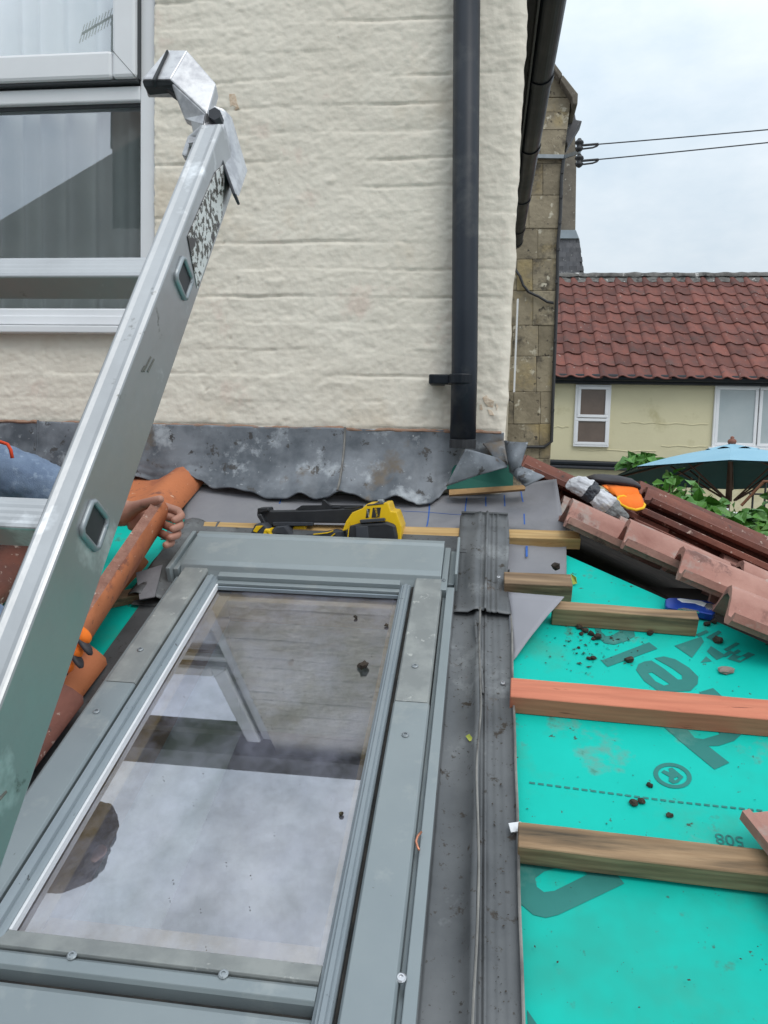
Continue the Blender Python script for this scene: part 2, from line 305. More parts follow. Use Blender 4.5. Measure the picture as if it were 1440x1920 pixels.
# ---------------------------------------------------------------- cream house
house = thing('cream_house', (-2, D, -3.3), 'cream painted brick house wall with white window above the roof', 'house')
XC = .058
WX1, WZ0 = -.922, .328                 # window opening: right edge and bottom
def wall_d(x, z):
    p = Vector((x, 0, z)); wob = .006*noise.noise(Vector((x*3, 5, z*2)))+.004*noise.noise(Vector((x*9, 2, z*4)))
    c = (z+wob+.012)/.0705; fr = c-math.floor(c); g_ = min(fr, 1-fr)
    row = math.floor(c+.5)
    msk = max(0, min(1, .42+1.7*noise.noise(Vector((x*2.6+row*3.7, row*1.3, 1)))))
    gr = math.exp(-(g_/.05)**2)*(.0003+.0042*msk*msk)
    br = math.floor(c); xb = (x+.11*(br % 2)+.01*noise.noise(Vector((br, 1, z*5))))/.228; fx = xb-math.floor(xb); gx = min(fx, 1-fx)
    gr += math.exp(-(gx/.03)**2)*.0012*max(0, noise.noise(Vector((x*3, br*2.1, 9)))+.1)
    d = .004*noise.noise(p*2.1)+.0045*max(0, noise.noise(Vector((x*3.1+4, 8, z*3.7))))*noise.noise(Vector((x*17, 3, z*19)))+.0010*noise.noise(Vector((x*60, 3, z*110)))+.0016*noise.noise(Vector((x*6, 3, z*9)))+.0015*noise.noise(Vector((x*14, 3, z*26)))+.0013*noise.noise(p*42)+.0008*noise.noise(p*85)
    d += .0022*noise.noise(Vector((br*7.3, math.floor(xb)*3.1, 4)))       # each brick sits a little differently
    rg = 1-abs(noise.noise(Vector((x*5+2, 7, z*11)))); d += .0012*max(0, rg-.86)/.14*(.5+noise.noise(Vector((x*2, 1, z*2))))
    ck = abs(noise.noise(Vector((x*4.2+9, 1, z*5.1))))+.35*abs(noise.noise(Vector((x*13, 2, z*13)))); d -= .0045*max(0, .03-ck)/.03*max(0, min(1, .3+2*noise.noise(Vector((x*1.7, 3, z*1.9)))))
    d += .0025*max(0, noise.noise(Vector((x*22, 6, z*30)))-.35)*max(0, min(1, .2+2*noise.noise(Vector((x*2.3+7, 3, z*2.1)))))*3
    return d-gr
def fw_skip(u, v):
    x = -1.62+u*(XC+1.62); z = -.2+2.15*v
    return x < WX1 and WZ0 < z
def fw(u, v):
    x = -1.62+u*(XC+1.62); z = -.2+2.15*v; e = 0
    y = D-wall_d(x, z)
    if u > .985: y += .012*((u-.985)/.015)**2; x += .006*noise.noise(Vector((1, 2, z*9)))+.003*noise.noise(Vector((1, 2, z*30)))+.012*(z-.1)
    if abs(x-WX1) < .006 and z > WZ0: x = WX1+.003*noise.noise(Vector((5, 5, z*40)))
    return Vector((x, y, z))
MB().grid(fw, 400, 520, fw_skip).build('front_wall', m_wall, house, smooth=True)
mb = MB(); mb.bb(-5.2, -1.62, D, D+.2, -3.3, WZ0); mb.bb(-5.2, -2.3, D, D+.2, WZ0, 1.95); mb.bb(-1.62, XC, D+.02, D+.2, -3.3, -.19)
mb.bb(-2.3, XC-.0, D+.1, D+.2, 1.70, 1.899)
mb.build('outer_wall', m_wall2, house)
MB().bb(XC-.2, XC+.004, D+.03, 7.0, -3.3, 1.95).build('side_wall', m_wall2, house)
mb = MB().add([(-5.5, D-.03, 1.955), (.20, D-.03, 1.955), (.20, 7.1, 1.955), (-5.5, 7.1, 1.955), (-2.6, 4.4, 3.6), (-2.6, 4.9, 3.6)], [(0, 1, 4), (1, 2, 5, 4), (2, 3, 5), (3, 0, 4, 5), (3, 2, 1, 0)]); mb.build('roof', m_roofdark, house)
MB().bb(-5.5, .15, D-.028, 7.0, 1.90, 1.954).build('soffit', m_soffit, house)
MB().bb(-5.5, .15, D-.05, D-.0285, 1.76, 1.95).build('fascia_board', m_soffit, house)
mwear = mat('bare_render_patch', (.62, .44, .30), (.76, .66, .54), 70, rough=.9, bump=.5, bscale=120, bdist=.004)
def wearp(pts, nm='paint_chip'): MB().prism([pY(x, y, D)-Vector((0, wall_d(pY(x, y, D).x, pY(x, y, D).z)+.0012, 0)) for x, y in pts], (0, .003, 0)).build(nm, mwear, house)
wearp([(430, 177), (441, 176), (444, 190), (448, 203), (440, 206), (436, 197), (432, 200)]); wearp([(905, 745), (912, 741), (917, 748), (926, 752), (924, 764), (915, 762), (909, 756)]); wearp([(914, 768), (922, 770), (926, 779), (918, 778)]); wearp([(899, 760), (903, 758), (905, 768), (900, 769)]); wearp([(930, 757), (934, 762), (931, 770)])
# window (part of the house): frame, sashes, panes
win = MB().bb(-2.3, WX1-.002, D+.012, D+.085, WZ0+.002, WZ0+.052).build('window', m_upvc, house, bevel=.004)
def wz(py, px=200): return pY(px, py, D).z
def wx(px, py=300): return pY(px, py, D).x
zt = wz(153); zb = WZ0
mb = MB(); mb.bb(WX1-.047, WX1-.002, D+.012, D+.085, zb+.05, 1.70); mb.bb(-2.3, WX1-.047, D+.013, D+.084, wz(186), wz(158)); mb.build('frame', m_upvc, win, bevel=.004)
# opening light above: bigger sash proud of the frame
sx1 = wx(258, 60); zs0 = wz(150); 
mb = MB(); mb.bb(sx1-.068, sx1, D-.012, D+.05, zs0, 1.69); mb.bb(-2.3, sx1-.0685, D-.0118, D+.05, zs0, wz(98)); mb.build('sash', m_upvc, win, bevel=.009)
MB().bb(sx1+.001, sx1+.005, D-.002, D+.05, zs0, 1.69).build('seal', m_upvc_d, win)
MB().bb(-2.3, sx1, D-.0015, D+.05, zs0-.006, zs0-.001).build('seal', m_upvc_d, win)
MB().add([(-2.28, D+.033, wz(101)), (sx1-.06, D+.033, wz(101)), (sx1-.06, D+.033, 1.68), (-2.28, D+.033, 1.68)], [(0, 1, 2, 3)]).build('pane', m_winglass, win)
MB().add([(-2.28, D+.043, zb+.045), (WX1-.044, D+.043, zb+.045), (WX1-.044, D+.043, wz(184)), (-2.28, D+.043, wz(184))], [(0, 1, 2, 3)]).build('pane', m_winglass, win)
MB().bb(-2.3, WX1-.047, D+.028, D+.038, wz(192), wz(185.5)).build('seal', m_upvc_d, win)
mb = MB(); mb.bb(-2.3, WX1+.0, D-.035, D+.03, zb-.003-.02, zb-.003); mb.build('sill', m_upvc, win, bevel=.003)
MB().bb(-2.3, WX1-.02, D-.0, D+.0115, zb+.004, zb+.03).build('bead', m_upvc, win, bevel=.003)
for zz, sg_ in ((wz(98), 1),):
    a_ = Vector((sx1-.0685, D-.0125, zz)); b__ = Vector((sx1-.002, D-.0125, zs0+.002)); d__ = (b__-a_).normalized().cross(Vector((0, 1, 0)))*.0006
    MB().prism([a_-d__, b__-d__, b__+d__, a_+d__], (0, .004, 0)).build('mitre_joint', m_upvc_d, win)
# room behind the window
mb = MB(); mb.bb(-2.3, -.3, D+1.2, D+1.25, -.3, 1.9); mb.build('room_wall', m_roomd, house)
def fold(u): return .026*math.sin(u*104+1.9*math.sin(u*11))+.016*math.sin(u*41+1)
cur = MB().grid(lambda u, v: Vector((-2.2+1.30*u, D+.115+fold(u)*(.75+.25*v), .30+1.38*v)), 260, 12).build('curtain', m_curtain, None, smooth=True)
tag(cur, 'pale folded curtain hanging inside the white window', 'curtain')
# rainwater pipe on the wall
pc = Vector((-.104, D-.052, 0)); pb = pY(867, 845, D-.05)
dp = MB().tube([pb+Vector((0, 0, .03)), Vector((pb.x-.002, D-.05, .22)), Vector((pc.x, D-.05, 1.90))], .0335, 28).build('downpipe', m_pipe, house, smooth=False)
for p_ in dp.data.polygons: p_.use_smooth = len(p_.vertices) == 4
zc = pY(860, 712, D-.05).z; xp = pY(866, 712, D-.05).x
bk = MB(); bk.tube([Vector((xp, D-.05, zc-.013)), Vector((xp, D-.05, zc+.013))], .0375, 24); bk.bb(xp-.082, xp-.03, D-.062, D-.040, zc-.0125, zc+.0125); bk.bb(xp-.085, xp-.045, D-.030, D-.001, zc-.012, zc+.012); bk.bb(xp-.085, xp-.070, D-.062, D-.025, zc-.0122, zc+.0122)
bk.build('pipe_bracket', m_black, dp, bevel=.003)
MB().tube([pb+Vector((0, 0, .028)), pb+Vector((0, 0, .006))], .0345, 24).build('pipe_shoe', m_gunblk, dp)
# side gutter running away along the eaves
GH, GX = 1.86, .21
def gut(y0, y1, r): 
    n = 14; vs = []; fs = []
    for y in (y0, y1):
        for i in range(n+1):
            a = math.pi*i/n; vs.append((GX+r*math.cos(a), y, GH-r*math.sin(a)))
        for i in range(n+1):
            a = math.pi*(n-i)/n; vs.append((GX+(r-.004)*math.cos(a), y, GH-(r-.004)*math.sin(a)))
    k = 2*(n+1); fs = [(i, (i+1) % k, k+(i+1) % k, k+i) for i in range(k)]+[tuple(range(k)), tuple(range(2*k-1, k-1, -1))]
    return MB().add(vs, fs)
gt = gut(1.85, 6.9, .060).build('gutter', m_black, house)
for y in (2.75, 3.95, 4.82, 5.75, 6.5, 6.88): gut(y-.03, y+.03, .066).build('gutter_union', m_black, gt)
MB().bb(.1505, .159, 2.0, 6.95, 1.80, 1.953).build('fascia_board', m_soffit, house)
MB().bb(XC+.016, XC+.0205, 2.1, 2.13, pY(962, 735, 2.1).z, pY(962, 560, 2.1).z).build('cable_trunking', m_upvc, house)

# ---------------------------------------------------------------- lead apron
lead = thing('lead_flashing', (-.5, D, ZW), 'long grey lead flashing dressed along the foot of the cream wall', 'flashing')
def zleadtop(x): return .058-.004*noise.noise(Vector((x*6, 0, 0)))
LE = [(-260, 870), (-120, 893), (0, 884), (120, 898), (250, 893), (300, 905), (325, 904), (353, 890), (375, 900), (401, 916), (430, 914), (467, 921), (503, 935), (535, 935), (562, 923), (592, 936), (612, 933), (636, 921), (660, 926), (694, 940), (718, 937), (742, 929), (772, 940), (784, 946), (806, 944), (822, 934), (836, 918), (852, 908), (900, 896), (960, 880)]
LB = [sum(LE[min(max(i+k, 0), len(LE)-1)][1] for k in range(-3, 4))/7 for i in range(len(LE))]
def cat(vals, t_):
    i = min(max(int(t_), 0), len(vals)-2); f = t_-i; f = f*f*(3-2*f)
    return vals[i]*(1-f)+vals[i+1]*f
EDGE = []
for k in range((len(LE)-1)*8+1):
    t_ = k/8; i = min(int(t_), len(LE)-2); px = LE[i][0]+(LE[i+1][0]-LE[i][0])*(t_-i); py = cat([e[1] for e in LE], t_); lb = cat(LB, t_)
    EDGE.append(pR(px, py, MEM+.034+max(-.012, min(.03, (lb-py)*.0016))))
def edge_at(x):
    for a, b in zip(EDGE, EDGE[1:]):
        if a.x <= x <= b.x: return a.lerp(b, (x-a.x)/max(1e-6, b.x-a.x))
    return EDGE[0].copy() if x < EDGE[0].x else EDGE[-1].copy()
def lead_pt(x, v, flare):
    zt_ = zleadtop(x)
    dent = .004*noise.noise(Vector((x*9, v*5, 1)))+.002*noise.noise(Vector((x*25, v*12, 2)))
    E = edge_at(x); A_ = Vector((x, D-.007, zt_)); F = Vector((x, D-.012, -.045))
    P = A_*(1-v)**2+F*(2*v*(1-v))+E*v*v; P.x = x
    dent *= .7*v
    return P+Vector((0, -dent, dent*.5))
for k, (x0, x1) in enumerate(((-1.62, -1.265), (-1.268, -.375), (-.378, .052))):
    def f(u, v, x0=x0, x1=x1, k=k):
        x = x0+(x1-x0)*u; P = lead_pt(x, v, 0)+Vector((0, -.0025*(k % 2)-.001*k, 0))
        return P
    MB().grid(f, int((x1-x0)/.006), 40).build('lead_sheet', m_lead, lead, smooth=True, solid=.003)
    if k < 2:
        MB().tube([lead_pt(x1+.001, v/12, 0)+Vector((0, -.004, .003)) for v in range(13)], .003, 6).build('lead_seam', m_alu_edge if k else m_lead, lead)
def mort(u, v):
    x = -1.62+1.665*u; return Vector((x, D-.006-.006*math.sin(math.pi*v)-.003*noise.noise(Vector((x*30, v*3, 1))), .050+v*(.011+.007*noise.noise(Vector((x*11, 0, 2)))+.004*noise.noise(Vector((x*45, 0, 2))))))
MB().grid(mort, 420, 5).build('mortar_fillet', m_mortar, lead, smooth=True)
# torn and curled corner pieces
def patch(P00, P10, P01, P11, bulge, nm, seed, mt, parent, n=14, am=.004):
    P00, P10, P01, P11, bulge = map(Vector, (P00, P10, P01, P11, bulge))
    def f(u, v):
        P = P00*(1-u)*(1-v)+P10*u*(1-v)+P01*(1-u)*v+P11*u*v
        return P+bulge*math.sin(math.pi*u)*(.4+.6*math.sin(math.pi*v))+Vector((1, 1, 1))*am*noise.noise(Vector((u*3, v*3, seed)))
    return MB().grid(f, n, n).build(nm, mt, parent, smooth=True, solid=.0028)
patch(pY(873, 842, 1.85), pY(950, 866, 1.98), pY(836, 912, 1.84), pY(951, 876, 1.93), (0, -.022, .006), 'curled_lead', 3, m_lead, lead, am=.002)
patch(pY(946, 826, 2.0), pY(990, 829, 1.94), pY(956, 886, 1.97), pY(976, 876, 1.92), (-.010, -.03, -.006), 'curled_lead', 5, m_lead, lead, am=.002)
patch(pY(956, 884, 1.97), pY(976, 873, 1.92), pY(984, 912, 1.90), pY(1021, 894, 1.93), (-.008, -.03, -.006), 'curled_lead', 7, m_lead, lead, am=.002)
patch(pY(905, 832, 2.03), pY(950, 826, 2.03), pY(930, 862, 1.99), pY(957, 872, 1.985), (0, -.008, 0), 'curled_lead', 8, m_lead, lead, am=.002)
# ---------------------------------------------------------------- lean-to roof being stripped
lean = thing('lean_to_roof', (-.3, 1.2, -3.3), 'stripped lean-to roof slope covered with bright green membrane and battens', 'roof')
HX0, HS0 = .085, -.02         # hip starts here; goes right and down
def hipX(s): return .10+.335*max(0, s+.02)/.42 if s < 2 else 2
def up_sheet(u, v):
    s = .0+1.128*v; x1 = max(.07, -.145+1.15*s); x = -2.4+(x1+2.4)*u
    h = MEM+.0004*noise.noise(Vector((x*3, s*3, 0)))
    return RP(x, s+.05*0, h)
def in_open(P): x, s_, h_ = inv(P); return -.625 < x < -.095 and .43 < s_ < 1.41
MEMO = MB().grid(up_sheet, 150, 60, lambda u, v: in_open(up_sheet(u, v))).build('membrane', m_green, lean, smooth=True)
# free lower edge of the upper sheet, lifting slightly
def lap(u, v):
    pa = pR(960, 1600, MEM); pb2 = pR(1500, 1683, MEM); a = RP(-.02, 1.118, MEM); b = RP(.75, 1.125, MEM)
    lo = pa.lerp(pb2, u); hi = a.lerp(b, u); P = hi.lerp(lo, v)
    return P+NR*(.004+.007*v*v*(1+.5*math.sin(u*9)))
MB().grid(lap, 40, 6).build('membrane', m_green, lean, smooth=True)
def lo_sheet(u, v):
    s = 1.10+1.0*v; x = -2.4+3.6*u
    return RP(x, s, MEM-.006+.0005*noise.noise(Vector((x*2.5, s*2.5, 4))))
MEML = MB().grid(lo_sheet, 120, 50, lambda u, v: in_open(lo_sheet(u, v))).build('membrane', m_green, lean, smooth=True)
# boarding/rafters and the walls that carry the roof (with the opening for the skylight)
SK = (-.63, -.09, .42, 1.42)
mb = MB()
mb.rbox(-2.4, SK[0], .0, 2.15, MEM-.10, MEM-.016); mb.rbox(SK[1], .14, .0, 2.15, MEM-.10, MEM-.016)
mb.rbox(SK[0], SK[1], .0, SK[2], MEM-.10, MEM-.0162); mb.rbox(SK[0], SK[1], SK[3], 2.15, MEM-.10, MEM-.0162)
mb.rbox(.14, .40, .62, 2.15, MEM-.10, MEM-.0165); mb.rbox(.40, .9, 1.02, 2.15, MEM-.10, MEM-.0168)
mb.build('roof_boarding', m_brownw, lean)
MB().rbox(.142, 1.0, .02, 1.3, MEM-.28, MEM-.25).build('dark_backing_board', m_roomd, lean)  # dark backing added so the gap below the hip tiles reads as shade
ze = RP(0, 2.05, 0).z; ye = RP(0, 2.05, 0).y
mb = MB(); mb.bb(-2.4, 1.6, ye-.0, ye+.15, -3.3, ze-.16); mb.bb(-2.4, -2.25, ye+.15, D, -3.3, ze-.16); mb.bb(1.45, 1.6, ye+.15, 4.5, -3.3, ze-.16); mb.build('lean_to_wall', m_wall2, lean)
# green returns behind the lead and at the corner, shade painted into the colour
mb = MB().add([pY(800, 918, 2.015), pY(962, 914, 2.02), pY(962, 850, 2.045), pY(880, 850, 2.045), pY(800, 880, 2.04)], [(0, 1, 2, 3, 4)]); mb.build('membrane_return', mat('shade_dark_membrane', (.002, .085, .062), (.003, .11, .08), 8, rough=.7), lean, solid=.002)
MB().prism([pY(842, 918, 1.99), pY(985, 909, 2.0), pY(985, 917, 1.985), pY(842, 928, 1.975)], (0, .02, -.006)).build('batten', m_endg, lean, label='old pine batten end under the curled lead')
# battens -----------------------------------------------------------------
def batten(pxa, pxb, w, t, mt, label, h0=MEM+.001, ext=0, tw=0):
    A = pR(*pxa, h0+t); B = pR(*pxb, h0+t)      # upper long edge of the top face
    d = (B-A).normalized(); L = (B-A).length+ext; wdir = (DS-d*(DS @ d)).normalized(); n = d.cross(wdir); n = n if n.z > 0 else -n
    N = max(8, int(L/.03)); mb = MB(); rings = []
    for i in range(N+1):
        P = A+d*(L*i/N); j = lambda q: .0009*noise.noise(Vector((i*.35, q*5.1, pxa[0]*.1)))
        rings.append([P+n*j(1)+wdir*j(5), P+wdir*(w+j(2))+n*j(6), P+wdir*(w+j(3))-n*t, P-n*t+wdir*j(4)])
    vs = [q for r in rings for q in r]; fs = []
    for i in range(N):
        for k in range(4): fs.append((i*4+k, i*4+(k+1) % 4, i*4+4+(k+1) % 4, i*4+4+k))
    fs += [(3, 2, 1, 0), (N*4, N*4+1, N*4+2, N*4+3)]
    mb.add(vs, fs); return mb.build('batten', mt, lean, label=label, bevel=.0012, seg=1)
batten((345, 977), (1085, 995), .042, .028, m_pine, 'long fresh pine batten above the roof window')
batten((945, 1072), (1070, 1077), .046, .040, m_brownw, 'short thick weathered batten stub beside the flashing')
batten((1036, 1125.6), (1306, 1146), .028, .040, m_oldw, 'weathered batten with a knot ending at the blue knife')
batten((958, 1270), (1470, 1314), .050, .036, m_red, 'salmon red treated batten across the green membrane', ext=.16)
batten((972, 1540), (1470, 1596), .042, .034, m_oldw, 'dark stained old batten lowest on the green membrane', ext=.36)
batten((150, 1122), (262, 1100), .032, .02, m_brownw, 'pine batten end left of the roof window')

# flat print on the membrane (outlines on the sheet itself)
def Z(ox, oy, k): return lambda pts: [(ox+x/k, oy+y/k) for x, y in pts]
def prn(outer, holes=(), h=MEM+.001, nm='printed_mark', parent=None):
    loops = [[pR(x, y, h) for x, y in outer]]+[[pR(x, y, h) for x, y in hl] for hl in holes]
    tri = tessellate_polygon(loops); vs = [p for l in loops for p in l]
    return MB().add(vs, [tuple(t) for t in tri]).build(nm, m_print, parent or MEMO, fixn=False)
z1 = Z(1060, 1150, 3.789); z2 = Z(960, 1480, 3.0); z3 = Z(900, 1180, 2.594)
prn(z1([(205, 88), (225, 165), (280, 212), (350, 222), (430, 197), (495, 160), (485, 110), (390, 100), (385, 125), (330, 158), (285, 160), (255, 130), (250, 92)]))
prn(z1([(255, 335), (300, 380), (655, 250), (595, 205)]))
prn(z1([(502, 400), (520, 360), (560, 342), (612, 334), (700, 392), (800, 470), (830, 468), (828, 440), (760, 390), (632, 318), (700, 305), (780, 325), (880, 385), (945, 450), (940, 500), (890, 550), (780, 556), (660, 552), (560, 480)]), [z1([(588, 424), (615, 418), (742, 502), (700, 512), (640, 482)])])
prn(z1([(680, 790), (760, 740), (1000, 730), (1255, 770), (1262, 850), (1200, 905), (1090, 940), (1015, 942), (1165, 1060), (1060, 1108), (860, 945)]), [z1([(865, 822), (900, 800), (1100, 805), (1117, 830), (1090, 860), (980, 893), (920, 885)])])
prn(z1([(950, 560), (1050, 530), (1115, 590), (1000, 620)]))
prn(z1([(775, 230), (965, 165), (985, 200), (900, 315)])); prn(z1([(1005, 270), (1035, 232), (1140, 300), (1075, 330)])); prn(z1([(960, 350), (1000, 305), (1042, 340)]))
prn(z1([(1150, 322), (1240, 350), (1350, 292), (1300, 275), (1245, 305), (1190, 290)]), [z1([(1215, 325), (1245, 335), (1285, 312), (1260, 302)])])
prn(z1([(1110, 300), (1170, 262), (1195, 275), (1140, 310)])); prn(z1([(1125, 255), (1215, 205), (1240, 215), (1150, 268)])); prn(z1([(1180, 285), (1225, 255), (1250, 268), (1205, 295)]))
prn(z1([(1000, 170), (1090, 120), (1110, 135), (1060, 170), (1100, 190), (1070, 205)])); prn(z1([(925, 150), (1000, 118), (1020, 132), (950, 165)]))
def ell(cx, cy, a, b, rot, n=40): return [(cx+a*math.cos(t_)*math.cos(rot)-b*math.sin(t_)*math.sin(rot), cy+a*math.cos(t_)*math.sin(rot)+b*math.sin(t_)*math.cos(rot)) for t_ in [2*math.pi*i/n for i in range(n)]]
prn(z1(ell(762, 1152, 138, 88, .22)), [z1(ell(762, 1152, 105, 64, .22))])
prn(z1([(682, 1128), (700, 1112), (740, 1130), (735, 1100), (760, 1095), (840, 1162), (800, 1202), (765, 1210), (735, 1190), (738, 1160)]), [z1([(768, 1172), (795, 1160), (805, 1170), (780, 1188)])])
for i in range(27):          # dashed lap line
    a, b = (240+i*42.5, 740+i*5.6-1.2*max(0, i-16)), (268+i*42.5, 744+i*5.6-1.2*max(0, i-16))
    prn(z3([a, b, (b[0], b[1]+9), (a[0], a[1]+9)]))
prn(z2([(45, 385), (120, 380), (430, 445), (590, 478), (632, 530), (260, 705), (190, 722), (120, 705), (50, 645)]), [z2([(130, 500), (180, 462), (290, 430), (400, 450), (425, 478), (240, 570), (180, 578), (140, 548)])], h=MEM-.005, parent=MEML)
prn(z2([(85, 1240), (140, 1320), (90, 1330)]), h=MEM-.005, parent=MEML)
def text(body, P, xd, yd, size, mt, parent, nm='lettering', ext=0.0):
    c = bpy.data.curves.new(nm, 'FONT'); c.body = body; c.size = 1; c.extrude = ext; c.align_x = 'CENTER'; c.align_y = 'CENTER'
    t_ = bpy.data.objects.new('tmp', c); COL.objects.link(t_); bpy.context.view_layer.update()
    me = bpy.data.meshes.new_from_object(t_.evaluated_get(bpy.context.evaluated_depsgraph_get())); bpy.data.objects.remove(t_)
    n = xd.cross(yd); off = wloc(parent)
    for v in me.vertices: v.co = P+xd*(v.co.x*size)+yd*(v.co.y*size)+n*v.co.z-off
    me.materials.clear(); me.materials.append(mt); return link(me, nm, parent)
q1, q2 = pR(1400, 1574, MEM+.001), pR(1350, 1567, MEM+.001); xd = (q2-q1).normalized(); text('508', pR(1368, 1574, MEM+.001), xd, NR.cross(xd), .026, m_print, MEMO)

# ---------------------------------------------------------------- roof window
sky_w = thing('roof_window', RP(-.36, .95, MEM), 'grey framed roof window with dusty glass and painted cloud mottling set in the green roof', 'roof window')
GX0, GX1, GS0, GS1 = -.557, -.163, .545, 1.333
MB().add([RP(GX0-.012, GS1+.012, -.024), RP(GX1+.012, GS1+.012, -.024), RP(GX1+.012, GS0-.012, -.024), RP(GX0-.012, GS0-.012, -.024)], [(0, 1, 2, 3)]).build('pane', m_glass, sky_w)
def ribbed(x0, x1, s0, s1, nm='sash_profile'):      # stepped moulding beside the glass
    w = x1-x0; mb = MB()
    sg = 1 if w > 0 else -1
    prof = [(0, -.021), (0, -.008), (.10, -.006), (.22, -.0025), (.34, -.004), (.40, -.0005), (.66, .0005), (.72, -.003), (.9, -.002), (1, -.006), (1, -.05)]
    vs = [RP(x0+w*a, s_, h) for s_ in (s0, s1) for a, h in prof]; n = len(prof)
    fs = [(i, i+1, n+i+1, n+i) for i in range(n-1)]+[tuple(range(n)), tuple(range(2*n-1, n-1, -1))]
    return mb.add(vs, fs).build(nm, m_sash, sky_w)
ribbed(GX0, -.5845, GS0-.02, 1.40); ribbed(GX1, -.1405, GS0-.02, 1.415)
MB().rbox(GX0-.003, GX0+.004, GS0-.0, GS1, -.0215, -.010).build('glazing_bead', m_upvc, sky_w)
mb = MB(); mb.rbox(-.588, -.5855, GS0-.03, 1.42, -.05, -.013); mb.rbox(-.1395, -.134, GS0-.03, 1.42, -.05, -.013); mb.build('seal', m_gap, sky_w)
mb = MB(); mb.rbox(GX0, GX1, GS0-.012, GS0, -.0215, -.008); mb.rbox(GX0, GX1, GS0-.03, GS0-.0125, -.0215, .002); mb.build('top_rail', m_clad, sky_w, bevel=.001)
MB().rbox(GX0, GX1, GS0+.002, GS0+.006, -.0213, -.014).build('glazing_bead', m_leadroll, sky_w)
def clad(x0, x1, s0, s1, mt, inner):          # folded cover: top plate and two down-turned sides
    a, b = (x0, x1)
    prof = [(a, -.062), (a, -.004), (a+.003, 0), (b-.003, 0), (b, -.004), (b, -.062)]
    vs = [RP(x, s_, h) for s_ in (s0, s1) for x, h in prof]; n = 6
    return MB().add(vs, [(i, i+1, n+i+1, n+i) for i in range(n)if i < n-1]+[tuple(range(n)), tuple(range(2*n-1, n-1, -1))]).build('side_cover', mt, sky_w, bevel=.001)
clad(-.645, -.5885, .50, .884, m_clad_old, 1); clad(-.647, -.588, .8855, 1.47, m_clad, 1)
clad(-.1335, -.075, .50, .884, m_clad_old, 0); clad(-.134, -.0735, .8855, 1.47, m_clad, 0)
for px, py in ((263, 1218), (181, 1334), (778, 1249), (760, 1378)): screw(sky_w, pR(px, py, .0005), NR, .0058, m_galv)
# outer frame leg beside the right and left covers
mb = MB(); mb.rbox(-.0735, -.066, .52, 1.47, -.075, -.020); mb.rbox(-.066, -.050, .52, 1.47, -.075, -.006); mb.build('outer_frame', m_clad, sky_w, bevel=.0015)
mb = MB(); mb.rbox(-.656, -.648, .52, 1.47, -.075, -.012); mb.build('outer_frame', m_clad, sky_w, bevel=.0015)
screw(sky_w, pR(752, 1834, -.004), NR, .0062, m_steel)
# hood
hx0, hx1 = -.652, -.079
prof = [(.358, -.06), (.358, .012), (.372, .020), (.385, .021), (.392, .017), (.484, .010), (.497, .006), (.503, -.004), (.512, -.016), (.520, -.040)]
vs = [RP(x, s_, h) for x in (hx0, hx1) for s_, h in prof]; n = len(prof)
MB().add(vs, [(i, i+1, n+i+1, n+i) for i in range(n-1)]+[tuple(range(n)), tuple(range(2*n-1, n-1, -1))]).build('hood', m_clad, sky_w, bevel=.0015)
mb = MB(); mb.rbox(hx0-.022, hx0-.012, .36, .53, -.06, .014); mb.rbox(hx0-.012, hx0-.0005, .365, .515, -.06, .004); mb.build('hood_end', m_clad, sky_w, bevel=.002)
mb = MB(); mb.rbox(hx1+.0005, hx1+.014, .365, .54, -.06, .000); mb.rbox(hx1+.028, hx1+.034, .345, .505, -.06, .018); mb.rbox(hx1+.014, hx1+.028, .36, .50, -.06, -.012); mb.build('hood_end', m_clad, sky_w, bevel=.002)
screw(sky_w, pR(832, 1088, .0005), NR, .004, m_galv)
# bottom rail and lower cover
def across(prof, x0, x1, nm, mt):
    vs = [RP(x, s_, h) for x in (x0, x1) for s_, h in prof]; n = len(prof)
    return MB().add(vs, [(i, i+1, n+i+1, n+i) for i in range(n-1)]+[tuple(range(n)), tuple(range(2*n-1, n-1, -1))]).build(nm, mt, sky_w, bevel=.0012)
across([(1.331, -.0215), (1.333, -.010), (1.3555, -.004), (1.357, -.0075), (1.358, -.045), (1.331, -.045)], -.584, -.1635, 'bottom_rail', m_clad_old)
across([(1.3585, -.045), (1.3585, -.009), (1.363, -.006), (1.376, -.006), (1.380, -.010), (1.383, -.030), (1.383, -.05)], -.584, -.1635, 'bottom_rail', m_clad)
MB().rbox(-.584, -.1635, 1.3835, 1.3905, -.05, -.026).build('seal', m_gap, sky_w)
across([(1.391, -.05), (1.391, -.016), (1.397, -.013), (1.45, -.016), (1.47, -.022), (1.472, -.06)], -.584, -.1395, 'lower_cover', m_clad)
for px, py in ((135, 1792), (419, 1827)): screw(sky_w, pR(px, py, -.0055), NR, .006, m_galv)
# inside: pine frame, painted reveal and the dark room below
mb = MB(); mb.rbox(GX0-.012, GX0+.030, GS0, GS1, -.085, -.0305); mb.rbox(GX1-.012, GX1+.012, GS0, GS1, -.085, -.0305); mb.rbox(GX0+.030, GX1-.012, GS1-.035, GS1+.01, -.085, -.031); mb.rbox(GX0+.030, GX1-.012, GS0-.01, GS0+.03, -.085, -.031); mb.build('inner_frame', m_pinein, sky_w, bevel=.002)
mb = MB(); mb.rbox(GX0-.03, GX0+.012, GS0-.02, GS1+.02, -.42, -.086); mb.rbox(GX1-.0, GX1+.03, GS0-.02, GS1+.02, -.42, -.086); mb.rbox(GX0+.012, GX1, GS1, GS1+.02, -.42, -.0861); mb.rbox(GX0+.012, GX1, GS0-.03, GS0, -.42, -.0861); mb.build('reveal', m_reveal, sky_w)
mb = MB(); mb.bb(-2.2, .9, -.2, D-.02, -2.9, -2.85); mb.build('room_floor', m_roomd, lean)
